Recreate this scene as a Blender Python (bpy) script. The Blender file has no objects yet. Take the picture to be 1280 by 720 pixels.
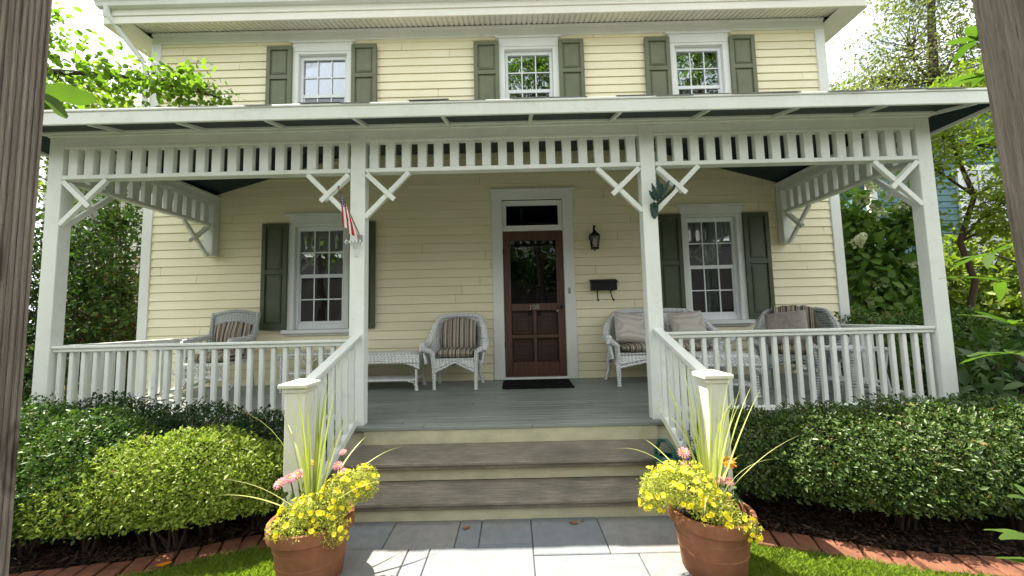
import bpy, bmesh, math, random
import numpy as np
from mathutils import Vector, Matrix
PI = math.pi
R = math.radians
sc = bpy.context.scene
C = bpy.data.collections.new("scene"); sc.collection.children.link(C)
rnd = random.Random(7)
RNG = np.random.default_rng(11)

# ------------------------------------------------------------------ measures
G = -0.528            # ground level; the porch floor meets the wall at z = 0
P = 1.913             # wall plane
FF = -0.078           # porch floor at its front edge
def floor_z(y): return FF + 0.0408 * y
SUN = Vector((-0.45, 0.22, 1.0)).normalized()

# ------------------------------------------------------------------ materials
MATS = {}
def new_mat(name):
    m = bpy.data.materials.new(name); m.use_nodes = True
    nt = m.node_tree; nt.nodes.clear()
    out = nt.nodes.new('ShaderNodeOutputMaterial')
    return m, nt, out
def N(nt, t, **kw):
    n = nt.nodes.new(t)
    for k, v in kw.items(): setattr(n, k, v)
    return n
def col4(c): return (c[0], c[1], c[2], 1)
def mix_col(nt, fac, a, b, mode='MIX'):
    m = N(nt, 'ShaderNodeMix', data_type='RGBA', blend_type=mode)
    for sock, v in ((m.inputs[0], fac), (m.inputs[6], a), (m.inputs[7], b)):
        if isinstance(v, bpy.types.NodeSocket): nt.links.new(v, sock)
        elif isinstance(v, (int, float)): sock.default_value = v
        else: sock.default_value = col4(v)
    return m.outputs[2]
def ramp(nt, fac, stops, interp='LINEAR'):
    r = N(nt, 'ShaderNodeValToRGB'); r.color_ramp.interpolation = interp
    e = r.color_ramp.elements
    while len(e) < len(stops): e.new(0.5)
    for el, (p, c) in zip(e, stops):
        el.position = p; el.color = col4(c) if len(c) == 3 else c
    nt.links.new(fac, r.inputs[0]); return r.outputs[0]
def noise(nt, scale, detail=4, rough=0.55, vec=None, stretch=None):
    tc = N(nt, 'ShaderNodeNewGeometry').outputs['Position'] if vec is None else vec
    if stretch:
        mp = N(nt, 'ShaderNodeMapping'); mp.inputs['Scale'].default_value = stretch
        nt.links.new(tc, mp.inputs[0]); tc = mp.outputs[0]
    n = N(nt, 'ShaderNodeTexNoise'); n.inputs['Scale'].default_value = scale
    n.inputs['Detail'].default_value = detail; n.inputs['Roughness'].default_value = rough
    nt.links.new(tc, n.inputs['Vector']); return n.outputs['Fac']
def principled(nt, out, base, rough=.5, spec=.5, normal=None):
    b = N(nt, 'ShaderNodeBsdfPrincipled')
    if isinstance(base, bpy.types.NodeSocket): nt.links.new(base, b.inputs['Base Color'])
    else: b.inputs['Base Color'].default_value = col4(base)
    if isinstance(rough, bpy.types.NodeSocket): nt.links.new(rough, b.inputs['Roughness'])
    else: b.inputs['Roughness'].default_value = rough
    b.inputs['Specular IOR Level'].default_value = spec
    if normal is not None: nt.links.new(normal, b.inputs['Normal'])
    nt.links.new(b.outputs[0], out.inputs[0]); return b
def bump(nt, h, strength=.3, dist=.01):
    b = N(nt, 'ShaderNodeBump'); b.inputs['Strength'].default_value = strength
    b.inputs['Distance'].default_value = dist; nt.links.new(h, b.inputs['Height']); return b.outputs[0]
def paint(name, c, c2=None, scale=3.0, rough=.5, bstr=.15, spec=.35, stretch=None, fine=60, lo=.35, hi=.7, island=0):
    m, nt, out = new_mat(name)
    c2 = c2 or tuple(x * .82 for x in c)
    f = noise(nt, scale, 5, .6, stretch=stretch)
    base = ramp(nt, f, [(lo, c2), (hi, c)])
    if island:
        gi = N(nt, 'ShaderNodeNewGeometry').outputs['Random Per Island']
        base = mix_col(nt, 1.0, base, ramp(nt, gi, [(0, (1 - island,) * 3), (1, (1, 1, 1))]), 'MULTIPLY')
    nrm = bump(nt, noise(nt, fine, 3, .6, stretch=stretch), bstr, .003) if bstr else None
    principled(nt, out, base, rough, spec, nrm)
    MATS[name] = m; return m
def weathered_paint(name, c, c2, dirt, rough=.5):
    m, nt, out = new_mat(name)
    base = ramp(nt, noise(nt, 2.6, 5, .65), [(.35, c2), (.65, c)])
    oi = N(nt, 'ShaderNodeObjectInfo').outputs['Random']
    base = mix_col(nt, 1.0, base, ramp(nt, oi, [(0, (.90, .91, .89)), (1, (1, 1, 1))]), 'MULTIPLY')
    base = mix_col(nt, ramp(nt, noise(nt, 7, 8, .72), [(.54, (0, 0, 0)), (.78, (.55, .55, .55))]), base, dirt)
    br = noise(nt, 55, 4, .6, stretch=(1.6, 1.6, .25))
    principled(nt, out, base, rough, .35, bump(nt, br, .28, .003)); MATS[name] = m
weathered_paint('white_paint', (.80, .82, .77), (.73, .75, .70), (.47, .48, .41), .48)
paint('white_trim', (.74, .76, .73), (.66, .68, .64), 2.0, .5, .1)
weathered_paint('newel_paint', (.72, .71, .62), (.62, .62, .50), (.36, .37, .22), .55)
paint('window_white', (.74, .78, .78), (.68, .72, .72), 3, .35, .05)
paint('siding', (.845, .795, .57), (.795, .74, .505), 1.3, .5, .12, .3, (1, 1, 3), 40, island=.07)
paint('siding_trim', (.78, .77, .68), (.72, .71, .62), 1.5, .5, .08)
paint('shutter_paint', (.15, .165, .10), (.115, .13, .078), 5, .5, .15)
paint('shutter_shaded', (.085, .10, .058), (.06, .075, .042), 5, .45, .15)  # olive shutter paint darkened for the lower shutters, porch shade put into the colour
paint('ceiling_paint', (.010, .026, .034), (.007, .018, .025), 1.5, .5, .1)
paint('floor_paint', (.27, .30, .275), (.20, .225, .205), 4, .38, .12, .5, (.3, 2, 1), 30, island=.22)
paint('riser_paint', (.58, .55, .38), (.44, .42, .28), 5, .55, .3, .3, (1, 1, 2), 40, .3, .6)
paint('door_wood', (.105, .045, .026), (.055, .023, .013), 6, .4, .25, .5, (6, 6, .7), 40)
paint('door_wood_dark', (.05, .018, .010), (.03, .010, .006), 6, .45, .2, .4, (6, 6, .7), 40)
paint('black_metal', (.010, .010, .011), (.006, .006, .006), 20, .5, .15, .25)
paint('grey_metal', (.35, .35, .34), (.25, .25, .25), 20, .35, .05, .6)
paint('shingle', (.33, .32, .30), (.22, .21, .20), 14, .9, .5, .2, None, 120, island=.4)
paint('red_roof', (.20, .085, .065), (.14, .06, .05), 6, .9, .3, .2)
paint('concrete', (.35, .34, .32), (.25, .25, .24), 3, .85, .3)
paint('asphalt', (.055, .055, .058), (.04, .04, .042), 5, .9, .4)
paint('joint_sand', (.11, .10, .088), (.05, .046, .038), 30, .95, .8)
paint('mulch', (.016, .011, .008), (.006, .0045, .0035), 40, .95, 1.0, .1, None, 90)
paint('soil', (.035, .024, .018), (.015, .010, .008), 60, .95, 1.0, .1, None, 150)
paint('ground_soil', (.06, .075, .03), (.03, .04, .018), 2, .95, .6, .1)
paint('brick_clay', (.30, .125, .068), (.17, .07, .045), 14, .85, .5, .2, None, 90, island=.45)
paint('bark', (.09, .07, .055), (.045, .035, .028), 12, .9, .8, .2, (3, 3, .6), 50)
paint('bark_red', (.085, .055, .04), (.045, .028, .02), 12, .9, .8, .2, (3, 3, .6), 50)
paint('twig', (.06, .038, .024), (.035, .022, .014), 20, .8, .3)
paint('teal_siding', (.095, .20, .225), (.075, .165, .19), 2, .55, .1)
paint('far_cream', (.62, .60, .52), (.5, .48, .42), 1, .7, .1)
paint('far_grey', (.10, .085, .08), (.07, .06, .058), 1, .7, .1)
paint('can_plastic', (.008, .085, .055), (.006, .06, .04), 6, .35, .05, .5)
paint('verdigris', (.035, .085, .065), (.015, .035, .03), 30, .6, .4)
paint('dry_leaf', (.28, .13, .05), (.16, .07, .03), 40, .8, .4)
paint('doormat_fibre', (.014, .014, .016), (.006, .006, .008), 60, .95, 1.0, .1, None, 200)
paint('cushion_grey', (.33, .30, .27), (.24, .21, .19), 30, .9, .4, .1)
paint('curtain_cloth', (.33, .33, .32), (.22, .22, .21), 4, .9, .2, .1)
paint('curtain_blue', (.60, .64, .72), (.45, .5, .6), 4, .9, .2, .1)
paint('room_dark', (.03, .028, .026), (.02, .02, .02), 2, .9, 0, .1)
paint('cable_black', (.015, .015, .015), (.01, .01, .01), 4, .6, 0)

def mat_treads():
    m, nt, out = new_mat('tread_wood')
    a = noise(nt, 16, 9, .75, stretch=(.4, 3, 3)); b = noise(nt, 3, 4, .6)
    base = ramp(nt, a, [(.25, (.11, .087, .064)), (.5, (.235, .20, .16)), (.75, (.38, .34, .285))])
    base = mix_col(nt, ramp(nt, b, [(.35, (0, 0, 0)), (.7, (.6, .6, .6))]), base, (.065, .075, .055))
    principled(nt, out, base, .75, .25, bump(nt, a, .6, .006)); MATS['tread_wood'] = m
mat_treads()
def mat_gate():
    m, nt, out = new_mat('weathered_wood')
    pos = N(nt, 'ShaderNodeNewGeometry').outputs['Position']
    a = noise(nt, 40, 9, .7, stretch=(3, 3, .10)); b = noise(nt, 170, 6, .7, stretch=(2, 2, .07)); k = noise(nt, 6, 4, stretch=(2, 2, .6))
    base = ramp(nt, a, [(.3, (.13, .098, .075)), (.5, (.27, .22, .178)), (.72, (.42, .36, .30))])
    base = mix_col(nt, .4, base, ramp(nt, b, [(.35, (.11, .082, .062)), (.62, (.42, .355, .29))]))
    base = mix_col(nt, ramp(nt, k, [(.48, (0, 0, 0)), (.72, (.6, .6, .6))]), base, (.13, .115, .085))
    mp = N(nt, 'ShaderNodeMapping'); mp.inputs['Scale'].default_value = (1, 1, .45); mp.inputs['Location'].default_value = (.13, .02, .31); nt.links.new(pos, mp.inputs[0])
    vo = N(nt, 'ShaderNodeTexVoronoi'); vo.inputs['Scale'].default_value = 7; nt.links.new(mp.outputs[0], vo.inputs['Vector'])
    base = mix_col(nt, ramp(nt, vo.outputs['Distance'], [(.05, (.85, .85, .85)), (.10, (.25, .25, .25)), (.13, (.6, .6, .6)), (.17, (0, 0, 0))]), base, (.06, .042, .03))
    cr = noise(nt, 60, 5, .6, stretch=(2.4, 2.4, .035))
    base = mix_col(nt, ramp(nt, cr, [(.30, (.9, .9, .9)), (.36, (0, 0, 0))]), base, (.02, .015, .012))
    principled(nt, out, base, .85, .2, bump(nt, b, 1.0, .008)); MATS['weathered_wood'] = m
mat_gate()
def mat_stone():
    m, nt, out = new_mat('bluestone')
    gi = N(nt, 'ShaderNodeNewGeometry').outputs['Random Per Island']
    base = ramp(nt, gi, [(0, (.145, .17, .195)), (.3, (.19, .205, .215)), (.55, (.225, .22, .21)), (.8, (.165, .185, .205)), (1, (.235, .235, .23))])
    st = noise(nt, 3.2, 6, .65); st2 = noise(nt, 16, 6, .7)
    base = mix_col(nt, ramp(nt, st, [(.46, (0, 0, 0)), (.72, (.5, .5, .5))]), base, (.27, .225, .19))
    base = mix_col(nt, ramp(nt, st2, [(.35, (.45, .45, .45)), (.6, (0, 0, 0))]), base, (.13, .135, .14))
    principled(nt, out, base, .72, .3, bump(nt, st2, .35, .006)); MATS['bluestone'] = m
mat_stone()
def mat_terracotta():
    m, nt, out = new_mat('terracotta')
    a = noise(nt, 7, 6, .65); b = noise(nt, 22, 5, .7)
    base = ramp(nt, a, [(.3, (.15, .06, .028)), (.55, (.225, .093, .042)), (.75, (.285, .14, .078))])
    base = mix_col(nt, ramp(nt, b, [(.5, (0, 0, 0)), (.75, (.5, .5, .5))]), base, (.17, .085, .055))
    principled(nt, out, base, .8, .25, bump(nt, b, .25, .003)); MATS['terracotta'] = m
mat_terracotta()
def mat_wicker(name, c, c2):
    m, nt, out = new_mat(name)
    tc = N(nt, 'ShaderNodeTexCoord').outputs['Object']
    sx = N(nt, 'ShaderNodeSeparateXYZ'); nt.links.new(tc, sx.inputs[0])
    def math_(op, a, b=None):
        n = N(nt, 'ShaderNodeMath', operation=op)
        for s, v in zip(n.inputs, (a, b)):
            if v is None: continue
            if isinstance(v, (int, float)): s.default_value = v
            else: nt.links.new(v, s)
        return n.outputs[0]
    u = math_('ADD', sx.outputs[0], math_('MULTIPLY', sx.outputs[1], .8))
    v = sx.outputs[2]
    a = math_('SINE', math_('MULTIPLY', u, 150.0)); b = math_('SINE', math_('MULTIPLY', v, 230.0))
    h = math_('ADD', math_('MULTIPLY', a, b), math_('MULTIPLY', a, .5))
    nz = noise(nt, 12, 4)
    g = math_('ADD', math_('MULTIPLY', h, .28), .5)
    base = ramp(nt, g, [(.1, c2), (.55, c)])
    base = mix_col(nt, ramp(nt, nz, [(.4, (0, 0, 0)), (.75, (.4, .4, .4))]), base, tuple(x * .75 for x in c))
    principled(nt, out, base, .6, .3, bump(nt, h, .6, .006)); MATS[name] = m
mat_wicker('wicker', (.80, .81, .80), (.30, .31, .315))
mat_wicker('wicker_grey', (.46, .49, .47), (.15, .165, .16))
def mat_stripes(name, axis=0, k=5.0):
    m, nt, out = new_mat(name)
    tc = N(nt, 'ShaderNodeTexCoord').outputs['Object']
    sx = N(nt, 'ShaderNodeSeparateXYZ'); nt.links.new(tc, sx.inputs[0])
    mu = N(nt, 'ShaderNodeMath', operation='MULTIPLY'); mu.inputs[1].default_value = k; nt.links.new(sx.outputs[axis], mu.inputs[0])
    fr = N(nt, 'ShaderNodeMath', operation='FRACT'); nt.links.new(mu.outputs[0], fr.inputs[0])
    K, Cr, Ta, Br, Ol = (.012, .011, .012), (.55, .49, .40), (.34, .28, .22), (.12, .085, .06), (.17, .145, .085)
    seq = [(0, K), (.10, Cr), (.14, Br), (.18, Cr), (.25, Ol), (.36, K), (.40, Cr), (.44, Br), (.48, Ta), (.60, K), (.68, Cr), (.72, Br), (.75, Cr), (.80, Ol), (.90, Ta), (.96, Cr)]
    base = ramp(nt, fr.outputs[0], seq, 'CONSTANT')
    base = mix_col(nt, .25, base, ramp(nt, noise(nt, 90, 3), [(.3, (.05, .05, .05)), (.7, (.4, .38, .33))]))
    principled(nt, out, base, .9, .1, bump(nt, noise(nt, 60, 4), .4, .006)); MATS[name] = m
mat_stripes('stripe_cloth', 0, 4.2)
mat_stripes('stripe_cloth_side', 1, 4.2)
def mat_cream_ribbed():
    m, nt, out = new_mat('cream_cloth')
    tc = N(nt, 'ShaderNodeTexCoord').outputs['Object']
    w = N(nt, 'ShaderNodeTexWave', wave_type='RINGS'); w.inputs['Scale'].default_value = 9; w.inputs['Distortion'].default_value = 1.2
    nt.links.new(tc, w.inputs[0])
    principled(nt, out, ramp(nt, w.outputs['Fac'], [(.2, (.44, .41, .36)), (.6, (.54, .51, .455))]), .9, .1, bump(nt, w.outputs['Fac'], .4, .006)); MATS['cream_cloth'] = m
mat_cream_ribbed()
def leafmat(name, a, b, c=None, transl=.35, rough=.45, spec=.3, clump=2.5, dead=False):
    m, nt, out = new_mat(name)
    gi = N(nt, 'ShaderNodeNewGeometry').outputs['Random Per Island']
    c = c or tuple((x + y) / 2 for x, y in zip(a, b))
    base = ramp(nt, gi, [(0, a), (.5, c), (.982, b), (.985, (.20, .11, .035))]) if dead else ramp(nt, gi, [(0, a), (.5, c), (1, b)])
    cl = noise(nt, clump, 3)
    base = mix_col(nt, ramp(nt, cl, [(.4, (0, 0, 0)), (.7, (.5, .5, .5))]), base, b)
    p = N(nt, 'ShaderNodeBsdfPrincipled'); nt.links.new(base, p.inputs['Base Color'])
    p.inputs['Roughness'].default_value = rough; p.inputs['Specular IOR Level'].default_value = spec
    t = N(nt, 'ShaderNodeBsdfTranslucent')
    nt.links.new(mix_col(nt, 1.0, base, (1.25, 1.45, .6), 'MULTIPLY'), t.inputs[0])
    mx = N(nt, 'ShaderNodeMixShader'); mx.inputs[0].default_value = transl
    nt.links.new(p.outputs[0], mx.inputs[1]); nt.links.new(t.outputs[0], mx.inputs[2])
    nt.links.new(mx.outputs[0], out.inputs[0]); MATS[name] = m
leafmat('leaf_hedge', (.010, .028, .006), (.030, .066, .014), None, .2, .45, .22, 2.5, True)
leafmat('leaf_bright', (.14, .215, .025), (.31, .37, .06), None, .3, .4, .3, 3, True)
leafmat('leaf_mid', (.035, .085, .014), (.10, .17, .03), None, .25, .42, .3, 2.5, True)
leafmat('leaf_hedge_sunlit', (.014, .042, .008), (.095, .15, .028), None, .22, .38, .35, 3.5, True)  # hedge leaf with its light tone raised, sunlight put into the colour
leafmat('leaf_evergreen', (.012, .032, .007), (.055, .10, .02), None, .32, .5, .2)
leafmat('leaf_tree', (.075, .14, .015), (.16, .25, .03), None, .6)
leafmat('leaf_yellowgreen', (.11, .17, .02), (.20, .25, .035), None, .5)
leafmat('leaf_airy', (.08, .10, .045), (.19, .21, .07), None, .5)
leafmat('leaf_dark', (.014, .036, .010), (.045, .085, .02), None, .25, .5, .2)
leafmat('leaf_hydrangea', (.055, .125, .02), (.15, .24, .05), None, .45, .5, .2)
leafmat('leaf_broad', (.022, .06, .014), (.07, .125, .028), None, .3, .38, .35)
leafmat('leaf_lime', (.30, .34, .05), (.52, .50, .13), None, .4)
leafmat('leaf_near', (.04, .085, .015), (.085, .14, .025), None, .5, .5, .2)
leafmat('leaf_spike', (.20, .27, .045), (.52, .52, .22), (.32, .36, .09), .3, .4)
leafmat('grass_blade', (.15, .23, .025), (.28, .35, .06), None, .45)
leafmat('petal_yellow', (.72, .52, .012), (.82, .66, .04), None, .3)
leafmat('petal_pink', (.50, .14, .20), (.68, .33, .36), None, .3)
leafmat('petal_orange', (.66, .20, .012), (.75, .36, .03), None, .25)
leafmat('petal_cream', (.52, .55, .38), (.72, .72, .58), None, .3)
def mat_glass(name, tint, refl):
    m, nt, out = new_mat(name)
    t = N(nt, 'ShaderNodeBsdfTransparent'); t.inputs[0].default_value = col4(tint)
    g = N(nt, 'ShaderNodeBsdfGlossy'); g.inputs['Roughness'].default_value = .015; g.inputs[0].default_value = (.9, .95, 1, 1)
    lw = N(nt, 'ShaderNodeFresnel'); lw.inputs[0].default_value = 1.5
    ma = N(nt, 'ShaderNodeMath', operation='MULTIPLY_ADD'); ma.inputs[1].default_value = 1.0; ma.inputs[2].default_value = refl
    nt.links.new(lw.outputs[0], ma.inputs[0])
    bp_ = bump(nt, noise(nt, 2.2, 2), .12, .02); nt.links.new(bp_, g.inputs['Normal'])
    mx = N(nt, 'ShaderNodeMixShader'); nt.links.new(ma.outputs[0], mx.inputs[0])
    nt.links.new(t.outputs[0], mx.inputs[1]); nt.links.new(g.outputs[0], mx.inputs[2]); nt.links.new(mx.outputs[0], out.inputs[0])
    MATS[name] = m
mat_glass('glass', (.66, .69, .70), .20)
mat_glass('glass_screen', (.50, .52, .52), .05)
mat_glass('glass_door', (.30, .32, .32), .0)
mat_glass('lamp_glass', (.8, .8, .75), .12)
def mat_flag():
    m, nt, out = new_mat('flag_cloth')
    uv = N(nt, 'ShaderNodeTexCoord').outputs['UV']; sx = N(nt, 'ShaderNodeSeparateXYZ'); nt.links.new(uv, sx.inputs[0])
    def M_(op, a, b=None):
        n = N(nt, 'ShaderNodeMath', operation=op)
        for s, v in zip(n.inputs, (a, b)):
            if v is None: continue
            if isinstance(v, (int, float)): s.default_value = v
            else: nt.links.new(v, s)
        return n.outputs[0]
    u, v = sx.outputs[0], sx.outputs[1]
    st = M_('GREATER_THAN', M_('FRACT', M_('MULTIPLY', v, 6.5)), .5)
    base = mix_col(nt, st, (.40, .025, .035), (.74, .72, .70))
    can = M_('MULTIPLY', M_('LESS_THAN', u, .4), M_('GREATER_THAN', v, 6 / 13))
    su = M_('SUBTRACT', M_('FRACT', M_('MULTIPLY', u, 15)), .5); sv = M_('SUBTRACT', M_('FRACT', M_('MULTIPLY', v, 9.3)), .5)
    star = M_('LESS_THAN', M_('ADD', M_('MULTIPLY', su, su), M_('MULTIPLY', sv, sv)), .06)
    base = mix_col(nt, can, base, mix_col(nt, star, (.015, .03, .13), (.74, .74, .74)))
    principled(nt, out, base, .8, .15); MATS['flag_cloth'] = m
mat_flag()

# ------------------------------------------------------------------ mesh helpers
class MB:
    def __init__(s): s.v = []; s.f = []; s.sm = []
    def add(s, V, F, smooth=False):
        o = len(s.v); s.v.extend([tuple(map(float, p)) for p in V])
        for f in F: s.f.append(tuple(i + o for i in f)); s.sm.append(smooth)
        return s
    def box(s, x0, x1, y0, y1, z0, z1, M=None):
        V = [(x0, y0, z0), (x1, y0, z0), (x1, y1, z0), (x0, y1, z0), (x0, y0, z1), (x1, y0, z1), (x1, y1, z1), (x0, y1, z1)]
        if M is not None: V = [M @ Vector(p) for p in V]
        return s.add(V, [(0, 3, 2, 1), (4, 5, 6, 7), (0, 1, 5, 4), (1, 2, 6, 5), (2, 3, 7, 6), (3, 0, 4, 7)])
    def bar(s, p, q, w, h, up=(0, 0, 1)):
        """square bar from p to q, w across, h along up"""
        p, q = Vector(p), Vector(q); d = (q - p); L = d.length; d.normalize()
        u = Vector(up); x = d.cross(u)
        if x.length < 1e-4: x = d.cross(Vector((0, 1, 0)))
        x.normalize(); u = x.cross(d)
        V = []
        for c in (p, q):
            for a, b in ((-1, -1), (1, -1), (1, 1), (-1, 1)): V.append(c + x * (a * w / 2) + u * (b * h / 2))
        return s.add(V, [(0, 1, 2, 3), (7, 6, 5, 4), (0, 4, 5, 1), (1, 5, 6, 2), (2, 6, 7, 3), (3, 7, 4, 0)])
    def tube(s, pts, r, seg=8, cap=True):
        pts = [Vector(p) for p in pts]; n = len(pts)
        rr = r if isinstance(r, (list, tuple)) else [r] * n
        V = []; F = []; prev = None
        for i, p in enumerate(pts):
            t = (pts[min(i + 1, n - 1)] - pts[max(i - 1, 0)])
            if t.length < 1e-9: t = Vector((0, 0, 1))
            t.normalize()
            if prev is None:
                a = t.cross(Vector((0, 0, 1)))
                if a.length < .05: a = t.cross(Vector((1, 0, 0)))
            else:
                a = prev - t * prev.dot(t)
                if a.length < 1e-6: a = t.cross(Vector((1, 0, 0)))
            a.normalize(); prev = a; b = t.cross(a)
            for k in range(seg):
                an = 2 * PI * k / seg; V.append(p + (a * math.cos(an) + b * math.sin(an)) * rr[i])
        for i in range(n - 1):
            for k in range(seg):
                k2 = (k + 1) % seg; F.append((i * seg + k, i * seg + k2, (i + 1) * seg + k2, (i + 1) * seg + k))
        if cap: F.append(tuple(range(seg - 1, -1, -1))); F.append(tuple((n - 1) * seg + k for k in range(seg)))
        return s.add(V, F, True)
    def lathe(s, prof, cx=0, cy=0, cz=0, seg=32, close=True):
        V = []; F = []; n = len(prof)
        for r, z in prof:
            for k in range(seg): a = 2 * PI * k / seg; V.append((cx + r * math.cos(a), cy + r * math.sin(a), cz + z))
        for i in range(n - 1):
            for k in range(seg): k2 = (k + 1) % seg; F.append((i * seg + k, i * seg + k2, (i + 1) * seg + k2, (i + 1) * seg + k))
        if close: F.append(tuple(range(seg - 1, -1, -1))); F.append(tuple((n - 1) * seg + k for k in range(seg)))
        return s.add(V, F, True)
    def grid(s, fn, nu, nv, thick=0):
        V = [[Vector(fn(i / nu, j / nv)) for j in range(nv + 1)] for i in range(nu + 1)]
        idx = lambda i, j: i * (nv + 1) + j
        flat = [p for r_ in V for p in r_]
        F = [(idx(i, j), idx(i + 1, j), idx(i + 1, j + 1), idx(i, j + 1)) for i in range(nu) for j in range(nv)]
        if not thick: return s.add(flat, F, True)
        Nn = []
        for i in range(nu + 1):
            for j in range(nv + 1):
                a = V[min(i + 1, nu)][j] - V[max(i - 1, 0)][j]; b = V[i][min(j + 1, nv)] - V[i][max(j - 1, 0)]
                n = a.cross(b); n = n.normalized() if n.length > 1e-9 else Vector((0, 0, 1)); Nn.append(n)
        back = [p - n * thick for p, n in zip(flat, Nn)]; o = len(flat)
        F2 = [tuple(o + i for i in reversed(f)) for f in F]
        rim = [idx(i, 0) for i in range(nu + 1)] + [idx(nu, j) for j in range(1, nv + 1)] + [idx(i, nv) for i in range(nu - 1, -1, -1)] + [idx(0, j) for j in range(nv - 1, 0, -1)]
        Fr = [(rim[(k + 1) % len(rim)], rim[k], rim[k] + o, rim[(k + 1) % len(rim)] + o) for k in range(len(rim))]
        return s.add(flat + back, F + F2 + Fr, True)
    def prism(s, poly, M, t):
        """poly: (a,b) outline; M maps (a,b,c)->world, extruded c 0..t"""
        n = len(poly); V = [M @ Vector((a, b, 0)) for a, b in poly] + [M @ Vector((a, b, t)) for a, b in poly]
        F = [tuple(range(n - 1, -1, -1)), tuple(range(n, 2 * n))] + [(i, (i + 1) % n, (i + 1) % n + n, i + n) for i in range(n)]
        return s.add(V, F)
    def build(s, name, mat, parent=None, loc=None, bevel=0, seg=1, off=None, sharp=40):
        me = bpy.data.meshes.new(name)
        V = s.v
        o_ = Vector(loc) if loc is not None else (off if off is not None else None)
        if o_ is not None: V = [(p[0] - o_[0], p[1] - o_[1], p[2] - o_[2]) for p in V]
        me.from_pydata(V, [], s.f); me.update()
        me.polygons.foreach_set('use_smooth', s.sm)
        if any(s.sm):
            try: me.set_sharp_from_angle(angle=R(sharp))
            except Exception: pass
        me.materials.append(MATS[mat] if isinstance(mat, str) else mat)
        ob = bpy.data.objects.new(name, me); C.objects.link(ob)
        if parent is not None: ob.parent = parent
        if loc is not None: ob.location = loc
        if bevel:
            b = ob.modifiers.new('bevel', 'BEVEL'); b.width = bevel; b.segments = seg; b.limit_method = 'ANGLE'; b.angle_limit = R(50)
        return ob
def np_mesh(name, V, F, mat, parent=None, off=(0, 0, 0), smooth=False):
    V = np.asarray(V, np.float32) - np.asarray(off, np.float32); F = np.asarray(F, np.int32)
    me = bpy.data.meshes.new(name); me.vertices.add(len(V)); me.vertices.foreach_set('co', V.ravel())
    m, k = F.shape; me.loops.add(m * k); me.loops.foreach_set('vertex_index', F.ravel())
    me.polygons.add(m); me.polygons.foreach_set('loop_start', np.arange(0, m * k, k, dtype=np.int32))
    if smooth: me.polygons.foreach_set('use_smooth', np.ones(m, bool))
    me.update(calc_edges=True); me.validate()
    me.materials.append(MATS[mat]); ob = bpy.data.objects.new(name, me); C.objects.link(ob)
    if parent is not None: ob.parent = parent
    return ob
def thing(name, label, cat, loc=(0, 0, 0), rotz=0, group=None):
    o = bpy.data.objects.new(name, None); C.objects.link(o); o.empty_display_size = .2
    o.location = loc; o.rotation_euler = (0, 0, rotz); o['label'] = label; o['category'] = cat
    if group: o['group'] = group
    return o
def tag(o, label, cat, group=None, kind=None):
    if label: o['label'] = label
    if cat: o['category'] = cat
    if group: o['group'] = group
    if kind: o['kind'] = kind
    return o
def dup_child(o, parent, loc=None):
    c = o.copy(); C.objects.link(c); c.parent = parent
    if loc is not None: c.location = loc
    for ch in list(o.children):
        d = ch.copy(); C.objects.link(d); d.parent = c
    return c
def W(off): return Vector(off)

# =================================================================== SETTING
HO = Vector((.1, 1.9, G))         # base of the house
house = thing('house', 'two storey pale yellow clapboard house with white trimmed front porch and olive shutters', 'house', HO)
def hb(mb, name, mat, parent=None, **kw):
    """a part of the house, in world measures"""
    return mb.build(name, mat, parent or house, off=HO, **kw)

# ---- siding
XL, XR = -4.79, 4.985
WIN_L, WIN_R = (-2.31, 3.18), (-2.31, .69, 3.165)
def subtract(x0, x1, cuts):
    segs = [(x0, x1)]
    for a, b in cuts:
        n = []
        for s, e in segs:
            if b <= s or a >= e: n.append((s, e)); continue
            if a > s: n.append((s, a))
            if b < e: n.append((b, e))
        segs = n
    return segs
def siding(mb, x0, x1, z0, z1, openings, M, h=.12, d=.015):
    z = z0
    while z < z1 - 1e-6:
        zt = min(z + h, z1)
        lev = sorted({z, zt} | {o[2] for o in openings if z < o[2] < zt} | {o[3] for o in openings if z < o[3] < zt})
        for a, b in zip(lev, lev[1:]):
            mid = (a + b) / 2
            jr = random.Random(int(z * 1000) + 17); cutx = [jr.uniform(x0, x0 + 3.5) + 3.6 * i for i in range(4)]
            for s, e in subtract(x0, x1, [(o[0], o[1]) for o in openings if o[2] <= mid <= o[3]] + [(c, c + .003) for c in cutx]):
                ya, yb = -d * (1 - (a - z) / h), -d * (1 - (b - z) / h)
                gz = zt - .008
                if b == zt and a < gz:
                    yg = -d * (1 - (gz - z) / h)
                    V = [(s, ya, a), (e, ya, a), (e, yg, gz), (s, yg, gz), (s, .008, b), (e, .008, b), (s, .03, a), (e, .03, a)]
                    F = [(0, 1, 2, 3), (3, 2, 5, 4)]
                    if a == z: F.append((0, 6, 7, 1))
                else:
                    V = [(s, ya, a), (e, ya, a), (e, yb, b), (s, yb, b), (s, .03, a), (e, .03, a)]
                    F = [(0, 1, 2, 3)]
                    if a == z: F.append((0, 4, 5, 1))
                mb.add([M @ Vector(p) for p in V], F)
        z = zt
ops = [(.2, 1.15, -.1, 2.6)]
for c in WIN_L: ops.append((c - .40, c + .40, .70, 2.28))
for c in WIN_R: ops.append((c - .40, c + .40, 3.40, 4.90))
mb = MB(); siding(mb, XL, XR, -.02, 5.05, ops, Matrix.Translation((0, P, 0)))
mb.box(XL, XR, P - .004, P + .02, -.50, -.03)
hb(mb, 'front_wall', 'siding')
for x, sgn in ((XL, -1), (XR, 1)):
    mb = MB(); M = Matrix.Translation((x, P, 0)) @ Matrix.Rotation(PI / 2 * sgn, 4, 'Z')
    a, b = (-7.5, 0) if sgn < 0 else (0, 7.5)
    siding(mb, a, b, -.02, 5.05, [], M)
    hb(mb, 'side_wall', 'siding')
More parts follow.
